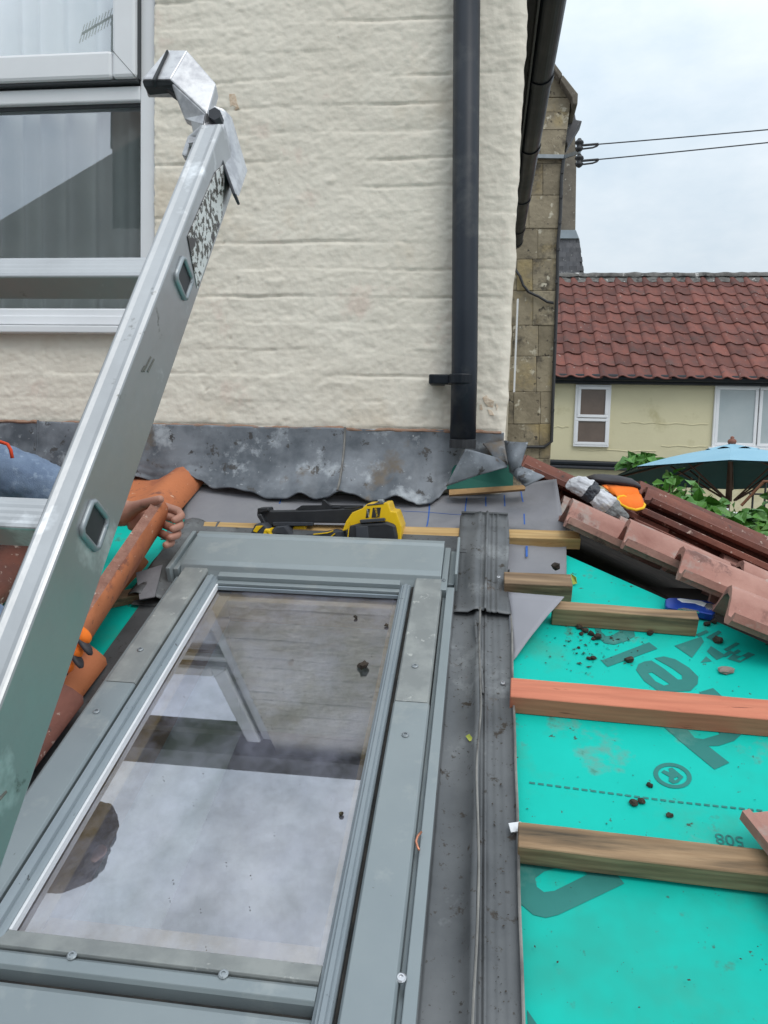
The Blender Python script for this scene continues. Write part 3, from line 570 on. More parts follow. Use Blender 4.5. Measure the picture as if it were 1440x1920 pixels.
# side flashing, right ------------------------------------------------------
fr = thing('side_flashing', RP(0, .9, MEM), 'dirty dark grey side flashing strip right of the roof window', 'flashing')
def fsec(x, s_):
    h = MEM+.009
    ch = .0035*noise.noise(Vector((s_*7, 2, 0)))
    xr = .008+.010*(s_-.6)
    # gutter part, standing welt, outer strip with turned edge
    prof = [(-.0498, -.010), (-.0495, h+.004), (-.046, h), (-.022, h-.001), (xr-.016, h+.002), (xr-.010+ch, h+.012), (xr-.002+ch, h+.017), (xr-.001, h+.012), (xr+.001, h+.002), (xr+.006, h+.001), (xr+.007, h+.004), (xr+.010, h+.004), (xr+.011, h+.0005),
            (xr+.022, h+.0005), (xr+.024, h+.0014), (xr+.027, h+.0005), (xr+.034, h+.0005), (xr+.036, h+.0014), (xr+.039, h+.0005), (.060, h+.001), (.0645+ch*.5, h+.004), (.0668+ch*.6, h+.008)]
    return prof
N = 90; vs = []; fs = []
for j in range(N+1):
    s_ = .40+1.1*j/N; pr = fsec(0, s_); n = len(pr); vs += [RP(x, s_, hh) for x, hh in pr]
fs = [(j*n+i, j*n+i+1, (j+1)*n+i+1, (j+1)*n+i) for j in range(N) for i in range(n-1)]
MB().add(vs, fs).build('flashing_strip', m_flash, fr, smooth=True, solid=.0012)
MB().tube([RP(.0668+.0035*.6*noise.noise(Vector((s_*7, 2, 0))), s_, MEM+.0172) for s_ in [.52+.97*i/60 for i in range(61)]], .0021, 6).build('turned_edge', m_alu_edge, fr)
MB().tube([RP(.006+.010*(s_-.6)+.0035*noise.noise(Vector((s_*7, 2, 0)))+.003*math.sin(s_*17), s_, MEM+.0262) for s_ in [.57+.93*i/60 for i in range(61)]], .0017, 6).build('welt_edge', m_alu_edge, fr)
# upper overlapping piece
N = 30; vs = []
for j in range(N+1):
    s_ = .205+.375*j/N; t_ = j/N; h = MEM+.036-.018*min(1, max(0, (t_-.22)/.35))
    if s_ > .5: h -= .0
    hb = .010*(1-t_) if s_ < .24 else 0
    bl = .010*math.sin(math.pi*min(1, max(0, (t_-.15)/.8)))
    pr = [(-.050, h-.004), (-.048, h+.001), (-.038, h+.002), (-.020-bl, h+.002), (-.008-bl, h+.010+.4*bl), (.000, h+.012), (.002, h+.008), (.012, h+.008), (.013, h+.014), (.016, h+.014), (.018, h+.006),
          (.026, h+.004), (.028, h+.007), (.031, h+.004), (.037, h+.004), (.039, h+.007), (.042, h+.004), (.058, h+.002), (.064+.003*math.sin(t_*7), h+.003)]
    n = len(pr); vs += [RP(x, s_, hh+hb) for x, hh in pr]
MB().add(vs, [(j*n+i, j*n+i+1, (j+1)*n+i+1, (j+1)*n+i) for j in range(N) for i in range(n-1)]).build('upper_piece', m_flash, fr, smooth=True, solid=.0014)
MB().rbox(-.048, .064, .196, .2045, MEM+.030, MEM+.052).build('upper_fold', m_flash, fr)
for px, py in ((935, 1082), (943, 1281)): screw(fr, pR(px, py, MEM+(.036 if py < 1200 else .0125)), NR, .0045)
MB().tube([pR(891, 1165, MEM+.024), pR(894, 1200, MEM+.02), pR(901, 1235, MEM+.019), pR(905, 1300, MEM+.018)], .0032, 8).build('welt_tail', m_flash, fr, smooth=True)
# left and top strips of flashing
fl = thing('corner_flashing', RP(-.7, .5, MEM), 'old dark flashing strip at the upper left of the roof window', 'flashing')
mb = MB(); mb.rbox(-.73, -.655, .33, .60, MEM+.006, MEM+.009); mb.build('flashing_strip', m_flash, fl, bevel=.001)
mb = MB(); mb.rbox(-.712, -.652, .56, 1.45, MEM+.0025, MEM+.0055); mb.build('flashing_strip', m_flash, fl)
MB().rbox(-.76, -.03, .285, .358, MEM+.028, MEM+.031).build('head_strip', m_flash, fl, bevel=.001)
mb = MB().grid(lambda u, v: RP(-.735+.09*u, .255+.34*v, MEM+.030+.006*math.sin(u*6)+.006*noise.noise(Vector((u*4, v*6, 2)))), 14, 30); mb.build('crumpled_strip', m_flash, fl, smooth=True, solid=.0015)
MB().prism([pR(255, 1075, -.01), pR(305, 1060, -.0), pR(290, 1120, -.012), pR(262, 1125, -.015)], NR*.002).build('torn_sheet', m_sheet, fl)

# grey breather sheet with blue chalk lines -----------------------------------
def sheetpt(px, py, h): return pR(px, py, h)
gs = thing('breather_sheet', RP(-.3, .15, MEM), 'grey breather sheet marked with blue lines under the lead', 'roofing sheet')
A = [(335, 905), (450, 915), (700, 930), (860, 925), (960, 912), (1043, 898)]
def gsf(u, v):
    # top edge in u, bottom edge along the batten
    k = u*(len(A)-1); i = min(int(k), len(A)-2); t_ = k-i; tx = A[i][0]+(A[i+1][0]-A[i][0])*t_; ty = A[i][1]+(A[i+1][1]-A[i][1])*t_
    hr = .05*max(0, (u-.8)/.2)**1.5*(1-v)
    a = pR(tx, ty, MEM+.010+hr+.004); bx = 350+(1062-350)*u; b = pR(bx, 1000+8*u, MEM+.006)
    P = a.lerp(b, v); return P+NR*(.003*noise.noise(Vector((u*6, v*3, 1)))*(1-v)+.0015*noise.noise(Vector((u*15, v*6, 1))))
SH = MB().grid(gsf, 60, 16).build('sheet', m_sheet, gs, smooth=True, solid=.0012)
def gsf2(u, v):
    a = pR(940+122*u, 990+6*u, MEM+.010); b = pR(945+117*u, 1078+4*u, MEM+.006); P = a.lerp(b, v); return P+NR*(.004*math.sin(u*5+v*3)*.6+.002*noise.noise(Vector((u*5, v*5, 3))))
MB().grid(gsf2, 16, 12).build('sheet', m_sheet, gs, smooth=True, solid=.0012)
def gsline(u0, v0, u1, v1, w=.0022):
    pts = [gsf(u0+(u1-u0)*i/10, v0+(v1-v0)*i/10)+NR*.0013 for i in range(11)]
    d = (pts[-1]-pts[0]).normalized().cross(NR).normalized()*w
    vs = [q for p_ in pts for q in (p_-d, p_+d)]
    MB().add(vs, [(2*i, 2*i+1, 2*i+3, 2*i+2) for i in range(10)]).build('chalk_line', m_blue, SH, fixn=False)
def scr(P): c = Vector((P @ RT, P @ UP, P @ FW)); return 720+FPX*c.x/c.z, 960-FPX*c.y/c.z
def uvof(px, py):
    u, v, w = .5, .5, .5
    for _ in range(9):
        best = None
        for i in range(-4, 5):
            for j in range(-4, 5):
                a, b = min(1, max(0, u+w*i/4)), min(1, max(0, v+w*j/4)); x, y = scr(gsf(a, b)); e = (x-px)**2+(y-py)**2
                if best is None or e < best[0]: best = (e, a, b)
        _, u, v = best; w *= .45
    return u, v
for (x0, y0, x1, y1) in ((805, 939, 800, 988), (875.6, 933.6, 872, 990), (911, 932, 911, 950), (909.4, 963, 909.4, 976), (945.8, 929, 946.5, 950), (946.5, 968, 946.5, 982), (976, 917, 980.7, 942), (982.6, 964, 983.5, 984), (530, 932, 524, 945), (740, 958, 870, 966)):
    gsline(*uvof(x0, y0), *uvof(x1, y1), .0016 if x1-x0 < 60 else .0009)
MB().prism([pR(x, y, MEM+.0125) for x, y in ((985.5, 1024), (989.5, 1024), (989.5, 1044), (985.5, 1044))], NR*.0006).build('chalk_line', m_blue, SH)
P1, P2 = pR(1040, 1040, MEM+.0125), pR(1040, 1070, MEM+.0125)
tri = thing('torn_sheet', pR(990, 1170, MEM), 'torn triangular grey sheet corner beside the short batten', 'roofing sheet')
mb = MB()
T0, T1, T2 = pR(953, 1110, MEM+.022), pR(1058, 1119, MEM+.056), pR(958, 1244, MEM+.006)
vs = []; fs = []; nn = 10
idx = {}
for i in range(nn+1):
    for j in range(nn+1-i):
        a, b = i/nn, j/nn; idx[i, j] = len(vs); vs.append(T0*(1-a-b)+T1*a+T2*b+NR*(.006*math.sin(math.pi*a)*math.sin(math.pi*b)+.002*noise.noise(Vector((a*5, b*5, 1)))))
for i in range(nn):
    for j in range(nn-i):
        fs.append((idx[i, j], idx[i+1, j], idx[i, j+1]))
        if i+j < nn-1: fs.append((idx[i+1, j], idx[i+1, j+1], idx[i, j+1]))
mb.add(vs, fs).build('flap', m_sheet_back, tri, smooth=True, solid=.001)

# ================================================================ ROOF TILES
def tile_mesh(name, L=.42, Wd=.30, kind=0, t=.014, mt=None, nu=8, wear=.002, seed=0):
    """single clay tile: length along x, width along y, rolls up in z; nearest edge at y=0"""
    if kind == 0:      # two rolls with flat pans between
        prof = [(0, .010), (.012, .012), (.022, .003), (.07, 0), (.082, .004), (.095, .022), (.112, .036), (.130, .036), (.146, .022), (.158, .004), (.17, 0), (.22, 0), (.232, .006), (.245, .024), (.262, .036), (.28, .032), (.295, .014)]
    elif kind == 2:    # rolls at the near edge and in the middle
        prof = [(0, .013), (.007, .013), (.014, .002), (.046, 0), (.055, .007), (.066, .030), (.082, .048), (.104, .053), (.124, .046), (.140, .024), (.152, .005), (.165, 0), (.205, 0), (.218, .008), (.232, .032), (.25, .048), (.27, .050), (.29, .038), (.30, .02)]
    else:              # one shallow wave
        prof = [(0, .018), (.02, .006), (.05, 0), (.10, 0), (.14, .004), (.17, .018), (.20, .036), (.225, .042), (.25, .036), (.27, .022), (.285, .006)]
    k = Wd/.30; vs = []; n = len(prof)
    for i in range(nu+1):
        x = L*i/nu
        for (y, z) in prof:
            e = wear*noise.noise(Vector((x*20+seed, y*30, 1)))
            vs.append((x+(e*2 if i in (0, nu) else 0), y*k+(e if y < .001 else 0), z+e*.4+t))
        for (y, z) in prof:
            vs.append((x, y*k, z*.96+.25*wear*noise.noise(Vector((x*20, y*30, 5)))))
    fs = []; m_ = 2*n
    for i in range(nu):
        for j in range(n-1):
            a = i*m_+j; fs.append((a, a+1, a+m_+1, a+m_)); b = a+n; fs.append((b+m_, b+m_+1, b+1, b))
        a = i*m_; fs.append((a, a+m_, a+m_+n, a+n)); a = i*m_+n-1; fs.append((a+n, a+m_+n, a+m_, a))
    for i in (0, nu):
        for j in range(n-1):
            a = i*m_+j; f = (a, a+n, a+n+1, a+1); fs.append(f if i == 0 else f[::-1])
    me = bpy.data.meshes.new(name); me.from_pydata(vs, [], fs); me.update()
    b = bmesh.new(); b.from_mesh(me); bmesh.ops.recalc_face_normals(b, faces=b.faces); b.to_mesh(me); b.free()
    me.materials.append(mt)
    for p in me.polygons: p.use_smooth = True
    return me
def put(me, name, P, xd, yd, label=None, cat_=None, group=None, parent=None, edge=True):
    xd = Vector(xd).normalized(); yd = Vector(yd); yd = (yd-xd*(yd @ xd)).normalized(); zd = xd.cross(yd)
    o = link(me, name, parent); Mx = Matrix((xd, yd, zd)).transposed().to_4x4(); Mx.translation = Vector(P)-wloc(parent)
    o.matrix_local = Mx
    if edge:
        md = o.modifiers.new('edge', 'EDGE_SPLIT'); md.split_angle = R_(50)
    tag(o, label, cat_, group); return o
T2 = R_(23); SX = Vector((math.cos(T2), 0, -math.sin(T2)))     # down the right-hand slope
tm_pink = tile_mesh('pink_tile', .40, .29, 2, .015, m_tile_pink, seed=1)
tm_cut = tile_mesh('cut_pink_tile', .235, .29, 2, .015, m_tile_pink, seed=11)
tm_old = tile_mesh('old_tile', .42, .30, 0, .013, m_tile, seed=2)
tm_wave = tile_mesh('wave_tile', .42, .28, 1, .013, m_tile, seed=3)
tm_new = tile_mesh('new_tile', .40, .26, 1, .015, m_tile_new, seed=4)
YV = Vector((0, 1, 0))
hip = 'tiles left along the cut edge of the right slope'
hl = ['pink faded tile highest on the cut edge beside the grey sheet', 'pink tile with grey patch second down the cut edge', 'pink tile third down the cut edge above the knife', 'pink tile at the right edge with open arched end above the batten']
for i, (px, py, ps, yw) in enumerate(((1060, 990, .20, .02), (1168, 1032, .42, -.05), (1275, 1092, .62, -.05), (1368, 1176, .72, -.08))):
    P = pR(px, py, .022+.004*i)
    put(tm_pink if i == 3 else tm_cut, 'clay_tile', P, SX+Vector((0, yw, .02*i)), YV, hl[i], 'tile', hip)
put(tm_pink, 'clay_tile', pY(1395, 1110, 1.86), SX, YV, 'pink tile behind the arched tile at the right edge', 'tile', hip)
# piled spare tiles further back
pile = [((1000, 928, 2.12), 'lowest long red tile of the pile behind the grey sheet'), ((1177, 990, 2.02), 'lowest red tile of the stacked pile behind the cut edge'),
        ((1182, 972, 2.05), 'second red tile from the bottom of the stacked pile'), ((1200, 952, 2.08), 'third red tile up in the stacked pile'), ((1218, 934, 2.11), 'upper red tile of the stacked pile nearest the hedge'), ((1200, 916, 2.36), 'topmost tile of the pile against the hedge')]
for i, ((px, py, Y), lab) in enumerate(pile):
    P = pY(px, py+15, Y); put(tm_old, 'clay_tile', P, SX+Vector((0, .03*math.sin(i*2.1), -.012*math.sin(i))), YV, lab, 'tile', 'stacked loose roof tiles')
for i, (px, py, Y, lab) in enumerate(((978, 868, 2.10, 'short red tile under the curled lead end'), (985, 880, 2.16, 'red tile running out below the curled lead end'), (1050, 940, 2.05, 'red tile half hidden under the white bundle'), (1040, 912, 2.2, 'red tile between white bundle and yellow house'), (1010, 905, 2.30, 'dark red tile behind the curled lead end'))):
    put(tm_old, 'clay_tile', pY(px, py+16, Y), SX+Vector((0, .02*i, 0)), YV, lab, 'tile', 'stacked loose roof tiles')
# boarding of the right-hand slope, painted black for the shade under those tiles
def rs(X, Y, h=0): return Vector((X, Y, -.22-.4245*(X-.197)))+Vector((0, 0, h))
m_gapshade = mat('black_gap_shade', (.012, .011, .011), (.026, .023, .021), 14, rough=1.0, spec=.04, bump=.4, bscale=80, bdist=.004, spots=[((.05, .042, .035), 22, .68, .06)])
MB().prism([rs(.13, 1.93, -.02), rs(.13, 4.4, -.02), rs(1.6, 4.4, -.02), rs(1.6, .40, -.02), rs(.95, 1.02, -.02), rs(.45, 1.58, -.02)], (0, 0, -.16)).build('side_slope_shade_board', m_gapshade, lean)
# tile lying at the right edge, low
put(tile_mesh('ribbed_tile', .40, .26, 0, .015, m_tile_pink, seed=8), 'clay_tile', pR(1383, 1545, -.004), Vector((.10, -.26, -.108)), Vector((.25, .10, .02)), 'pale pink tile leaning on the lowest batten at the right edge', 'tile')
# left slope: tiles still in place and the dark ones beyond the ladder
US = DS.copy(); XV = Vector((1, 0, 0))
lt = [(-.985, .03, 'new', 'orange tile tucked under the lead beside the bare hand'), (-1.27, .03, 'old', None), (-1.55, .03, 'old', None), (-.985, 1.0, 'old', 'speckled dark red tile under the orange glove beside the roof window'), (-.985, 1.29, 'old', 'speckled red tile at the lower left of the roof window'), (-.985, 1.58, 'old', None)]
LG = 'tiles still laid left of the roof window'
def ltile(X, s_, kind, lab, h):
    me = tm_new if kind == 'new' else tm_wave
    # length runs down the slope, width to the right
    o = put(me, 'clay_tile', RP(X, s_, h), DS+NR*.035, XV, lab, 'tile', LG); return o
put(tile_mesh('cut_tile', .235, .26, 1, .015, m_tile_new, seed=6), 'clay_tile', RP(-1.02, -.0, MEM+.012), DS+NR*.03, XV, 'orange cut tile tucked under the lead beside the bare hand', 'tile', LG)
ltile(-.935, .80, 'new', 'orange tile head just below the orange glove', MEM+.004)
ltile(-.93, .93, 'old', 'speckled dark red tile directly under the orange gloved fingers', MEM+.026)
ltile(-.93, 1.22, 'old', 'speckled red tile at the lower left of the roof window', MEM+.026)
for c in range(4):
    for r in range(7):
        X = -1.245-.265*c; s_ = .03+.29*r
        ltile(X, s_, 'new' if (c+r) % 3 == 5 else 'old', 'dark weathered tile in the laid rows beyond the ladder on the left', MEM+.026)

# ================================================================ LADDER
def CC(x, y, d): return RT*x+UP*y+FW*d
P1 = pD(343, 522, .75); P2 = pD(175, 985, .60)
LD = (P1-P2).normalized()
l_ = Vector((LD @ RT, LD @ UP, LD @ FW)); rr = Vector((1, -.042, -.14)); rr = (rr-l_*(rr @ l_)).normalized()
LR = RT*rr.x+UP*rr.y+FW*rr.z; LN = LD.cross(LR).normalized()
if LN @ FW < 0: LN = -LN              # points away from the viewer
ladder = thing('ladder', P2-LD*2.6, 'aluminium ladder with square rungs leaning up past the window', 'ladder')
HC = (P1+P2)/2; 
SW, SDp = .026, .066                   # stile width and depth
FC = P2-LN*.030                        # front edge line of outer face, at rung 2
top_s = .50; bot_s = -1.5
def LP(a, b, c): return FC+LR*a+LN*b+LD*c      # a to the right, b away, c up the ladder
def stile(a0, nm):
    pr = [(0, 0), (0, .012), (0, .054), (0, SDp), (-SW, SDp), (-SW, 0), (-SW+.004, -.0012), (-.018, 0), (-.008, 0), (-.004, -.0012)]
    vs = [LP(a0+a, b, c) for c in (bot_s, top_s) for a, b in pr]; n = len(pr)
    return MB().add(vs, [(i, (i+1) % n, n+(i+1) % n, n+i) for i in range(n)]+[tuple(range(n)), tuple(range(2*n-1, n-1, -1))]).build('stile', m_alu, ladder, bevel=.0022)
st = stile(0, 'stile'); stile(-.36, 'stile')
RS = (P1-P2).length
for k in range(-5, 2):
    c = RS*k; rw, rh = .0145, .0145; ang = 0.0
    e1 = (LN*math.cos(ang)+LD*math.sin(ang)).normalized(); e2 = (LD*math.cos(ang)-LN*math.sin(ang)).normalized()
    C0 = LP(-.359, .030, c); C1 = LP(-SW+.001, .030, c)
    prf = []
    for sx, sy in ((-1, -1), (1, -1), (1, 1)): prf.append((sx*rw, sy*rh))
    prf += [(-rw, rh)]+[(-rw-(.0011 if i % 2 else 0), rh*q) for i, q in enumerate((.7, .5, .3, .1, -.1, -.3, -.5, -.7))]
    vs = [C+e1*a+e2*b for C in (C0, C1) for a, b in prf]; n = len(prf)
    rg = MB().add(vs, [(i, (i+1) % n, n+(i+1) % n, n+i) for i in range(n)]+[tuple(range(n)), tuple(range(2*n-1, n-1, -1))]).build('rung', m_alu, ladder, bevel=.0018)
    # flared rung end on the outer face with its dark hollow
    q = .0150; cs = [(q, q), (q, -q), (-q, -q), (-q, q)]; pts = []
    for i in range(4):
        a, b = cs[i], cs[(i+1) % 4]
        for t_ in (.12, .3, .5, .7, .88): pts.append(LP(.0012, .030, c)+e1*(a[0]+(b[0]-a[0])*t_)+e2*(a[1]+(b[1]-a[1])*t_))
    pts += [pts[0], pts[1]]
    MB().tube(pts, .0026, 8).build('rung_weld', m_galv, rg, smooth=True)
    hl_ = MB().box(LP(-.0098, .030, c), LR*.0105, e1*(q-.001), e2*(q-.001)); hl_.build('rung_hollow', m_gunblk, rg)
# worn sticker on the outer face
M = mat('worn_sticker', (.62, .61, .60), (.70, .69, .68), 30, rough=.5, spots=[((.07, .06, .05), 130, .55, .03), ((.06, .05, .05), 40, .60, .03)], stretch=(1, 1, 1))
MB().prism([LP(.0004, b, c) for b, c in ((.012, .325), (.060, .305), (.060, .42), (.030, .475), (.018, .44))], LR*.0006).build('sticker', M, st)
Ms = mat('scuff_mark', (.12, .115, .10), (.2, .19, .17), 60, rough=.8)
for b0, c0, b1, c1, w in ((.015, -.235, .040, -.20, .0012), (.030, -.22, .034, -.215, .0008), (.022, -.262, .027, -.268, .001), (.05, -.245, .053, -.243, .002), (.05, -.32, .055, -.325, .002), (.022, .155, .024, .175, .001), (.028, .16, .030, .178, .0012), (.019, .152, .020, .160, .001)):
    d = Vector((b1-b0, c1-c0)).normalized().orthogonal()*w
    MB().prism([LP(.0003, b, c) for b, c in ((b0+d.x, c0+d.y), (b1+d.x*.4, c1+d.y*.4), (b1-d.x, c1-d.y), (b0-d.x*.6, c0-d.y*.6))], LR*.0004).build('scuff', Ms, st)
# cast hook on the head of the stile
hk = MB().box(LP(-.013, .036, top_s+.004), LR*.012, LN*.031, LD*.006).build('hook', m_cast, ladder, bevel=.002)
def hp(pts, ext, nm, mt, bv=.002): return MB().prism([pD(x, y, d) for x, y, d in pts], ext).build(nm, mt, hk, bevel=bv)
hp([(266, 148, .865), (312, 93, .885), (352, 93, .880), (320, 148, .860)], FW*.022-UP*.010, 'hook_plate', m_cast)
hp([(318, 148, .860), (350, 93, .880), (405, 156, .868), (388, 214, .850)], FW*.016-UP*.008, 'hook_plate', m_cast)
hp([(318, 150, .8605), (388, 214, .8505), (372, 228, .855), (360, 229, .86), (346, 222, .866), (326, 172, .87)], FW*.014, 'hook_web', m_cast)
hp([(266, 150, .8635), (320, 150, .8585), (330, 158, .86), (326, 174, .865), (312, 164, .865), (270, 163, .866)], FW*.02, 'rubber_pad', m_rubber, .003)
hp([(283, 150, .857), (313, 89, .880), (315, 93, .878), (290, 150, .856)], FW*.012-UP*.004, 'rubber_pad', m_rubber)
hp([(357, 226, .862), (385, 210, .852), (381, 232, .85), (390, 252, .85), (402, 262, .852), (352, 268, .86), (352, 255, .868), (362, 250, .866)], FW*.02, 'hook_neck', m_cast)
hp([(384, 214, .850), (396, 196, .87), (420, 204, .875), (426, 212, .875), (455, 312, .885), (438, 362, .842), (402, 262, .848), (392, 250, .85), (381, 232, .85)], FW*.012+RT*.004, 'hook_cheek', m_cast)
hp([(399, 258, .846), (403, 257, .846), (441, 363, .838), (436, 365, .838)], FW*.03, 'hook_edge', m_gunrub, .001)
hp([(340, 290, .872), (352, 254, .876), (362, 252, .87), (358, 262, .868), (349, 294, .868)], FW*.016, 'hook_tab', m_cast)
b0 = pD(402, 213, .848); MB().tube([b0, b0+FW*.03], .0072, 6).build('bolt', m_gunrub, hk)

# ================================================================ helpers for soft and turned shapes
def loft(rings, seg=16, wr=0.0, seed=0, caps=True):
    mb = MB(); vs = []; n = len(rings)
    for k, (c, a, b) in enumerate(rings):
        c, a, b = Vector(c), Vector(a), Vector(b)
        for i in range(seg):
            t_ = 2*math.pi*i/seg; w = 1+wr*noise.noise(Vector((math.cos(t_)*2.2+seed, math.sin(t_)*2.2, k*.8)))
            vs.append(c+a*(math.cos(t_)*w)+b*(math.sin(t_)*w))
    fs = [(k*seg+i, k*seg+(i+1) % seg, (k+1)*seg+(i+1) % seg, (k+1)*seg+i) for k in range(n-1) for i in range(seg)]
    if caps: fs += [tuple(reversed(range(seg))), tuple(range((n-1)*seg, n*seg))]
    return mb.add(vs, fs)
def lumpy(P, r, seed, sq=(1, 1, .7)):
    b = bmesh.new(); bmesh.ops.create_icosphere(b, subdivisions=2, radius=1)
    for v in b.verts:
        k = r*(1+.45*noise.noise(v.co*1.6+Vector((seed, seed*2, 0)))+.25*noise.noise(v.co*4+Vector((seed, 0, 3))))
        v.co = Vector((v.co.x*sq[0], v.co.y*sq[1], v.co.z*sq[2]))*k
    me = bpy.data.meshes.new('clod'); b.to_mesh(me); b.free(); return me

# ================================================================ NAIL GUN
zg = lambda pts: [(440+x/4, 900+y/4) for x, y in pts]
gun = thing('nail_gun', pY(615, 1015, 1.80), 'yellow and black cordless nail gun lying behind the window hood', 'nail gun')
gm = slab(zg([(170, 215), (250, 210), (270, 232), (600, 226), (990, 205), (900, 240), (850, 325), (590, 322), (240, 345), (190, 310), (165, 265)]), 1.80, .030, 'magazine', m_gunblk, gun, .003)
slab(zg([(455, 222), (500, 192), (650, 190), (662, 150), (676, 158), (712, 190), (960, 192), (950, 216), (600, 227)]), 1.806, .018, 'magazine_rail', m_gunblk, gm)
slab(zg([(730, 200), (790, 198), (790, 206), (730, 207)]), 1.7985, .006, 'magazine_slot', m_gunrub, gm); slab(zg([(820, 205), (940, 198), (930, 210), (820, 216)]), 1.7985, .006, 'magazine_slot', m_gunrub, gm)
slab(zg([(160, 262), (195, 250), (240, 340), (205, 335)]), 1.786, .05, 'nose_catch', m_gunblk, gm, .004); slab(zg([(168, 212), (250, 208), (258, 232), (200, 246), (172, 240)]), 1.789, .045, 'nose_catch', m_gunblk, gm, .004)
slab(zg([(285, 318), (400, 316), (590, 320), (585, 342), (290, 345)]), 1.789, .012, 'magazine_latch', m_gunrub, gm)
gf = slab(zg([(98, 440), (150, 330), (215, 325), (262, 372), (268, 450), (250, 470), (98, 470)]), 1.762, .075, 'foot', m_gunrub, gun, .005)
slab(zg([(193, 470), (222, 365), (268, 368), (268, 408), (306, 418), (325, 470)]), 1.757, .06, 'foot_trim', m_yel, gf, .004)
slab(zg([(135, 385), (160, 345), (215, 342), (180, 375), (165, 395)]), 1.7595, .01, 'foot_trim', m_yel, gf, .001)
gg = slab(zg([(265, 385), (300, 352), (390, 345), (440, 412), (600, 405), (740, 378), (840, 392), (840, 490), (270, 490)]), 1.768, .052, 'grip', m_gunrub, gun, .008)
for pl in ([(490, 425), (560, 420), (586, 432), (588, 470)], [(628, 470), (632, 440), (720, 428), (752, 402)], [(590, 408), (700, 396), (740, 380)]):
    MB().tube([pY(440+x/4, 900+y/4, 1.7665) for x, y in pl], .0014, 6).build('grip_piping', m_yel, gg)
slab(zg([(436, 350), (532, 342), (542, 412), (438, 410)]), 1.80, .02, 'trigger_guard', m_yel, gun, .003)
gh = slab(zg([(805, 385), (835, 310), (880, 245), (955, 215), (990, 182), (1150, 172), (1172, 235), (1212, 240), (1252, 352), (1245, 490), (1190, 490), (1120, 330), (930, 335), (850, 375)]), 1.756, .095, 'head_shell', m_yel, gun, .009)
slab(zg([(990, 184), (1115, 172), (1120, 182), (992, 195)]), 1.7545, .09, 'head_trim', m_gunrub, gh, .002)
gmo = slab(zg([(828, 388), (862, 345), (930, 325), (1140, 312), (1205, 335), (1222, 420), (1222, 490), (828, 490)]), 1.748, .09, 'motor_cover', m_gunblk, gun, .010)
slab(zg([(938, 300), (1120, 286), (1130, 300), (1125, 308), (940, 322)]), 1.744, .02, 'vent_bar', m_gunrub, gmo, .003)
slab(zg([(905, 350), (1000, 345), (1005, 450), (910, 455)]), 1.7455, .01, 'motor_panel', m_gunrub, gmo, .002)
MB().tube([pY(655, 983, 1.746), pY(653, 1000, 1.746), pY(651, 1020, 1.746)], .0012, 6).build('piping', m_yel, gmo)
slab(zg([(1065, 150), (1112, 145), (1120, 172), (1085, 172)]), 1.79, .02, 'belt_hook', m_galv, gun)
xd = (pY(705, 948, 1.7555)-pY(710, 970, 1.7555)).normalized(); xd = -xd; yd = Vector((0, -1, 0)).cross(xd)
slab(zg([(1036, 208), (1098, 206), (1086, 282), (1026, 284)]), 1.7552, .004, 'badge', m_gunblk, gh, .0005)
text('DEWALT', pY(705.6, 961.2, 1.7540), xd, yd, .0072, m_yel, gh)
slab(zg([(992, 216), (1016, 216), (1004, 284), (982, 286)]), 1.7552, .004, 'badge', m_gunblk, gh, .0005)
text('BRUSHLESS', pY(690, 962, 1.7540), xd, yd, .0038, m_clip, gh)

# ================================================================ WORKER
def skin_body(name, mt, parent, J, E, root=0, sub=2, label=None):
    """J: list of (point, radius)"""
    off = wloc(parent); me = bpy.data.meshes.new(name)
    me.from_pydata([Vector(p)-off for p, r in J], E, []); me.materials.append(mt); o = link(me, name, parent, label)
    md = o.modifiers.new('skin', 'SKIN'); md.use_smooth_shade = True
    sv = me.skin_vertices[0].data if me.skin_vertices else None
    if sv is None:
        b = bmesh.new(); b.from_mesh(me); b.verts.layers.skin.verify(); b.to_mesh(me); b.free(); sv = me.skin_vertices[0].data
    for i, (p, r) in enumerate(J):
        rr_ = r if isinstance(r, (tuple, list)) else (r, r); sv[i].radius = rr_; sv[i].use_root = (i == root)
    sd_ = o.modifiers.new('sub', 'SUBSURF'); sd_.levels = sub; sd_.render_levels = sub
    return o
worker = thing('person', RP(-1.5, 1.0, MEM), 'worker in blue-grey hoodie holding up a clay tile behind the ladder', 'person')
pel = Vector((-1.66, 1.17, -.20)); che = Vector((-1.36, 1.22, .08)); nek = Vector((-1.12, 1.21, .18)); hed = Vector((-.985, 1.16, .215))
shl = Vector((-1.36, 1.42, .15)); shr = Vector((-1.32, 1.04, .14))
elb = pY(-70, 868, 1.52); wri = pY(222, 966, 1.63); han = pY(272, 972, 1.64)
elr = Vector((-1.14, 1.02, -.12)); wrr = pY(40, 1200, 1.22); har = pY(115, 1215, 1.22)
knl = Vector((-1.28, 1.38, -.235)); knr = Vector((-1.28, 1.02, -.385)); ftl = Vector((-1.72, 1.33, -.28)); ftr = Vector((-1.72, .98, -.43))
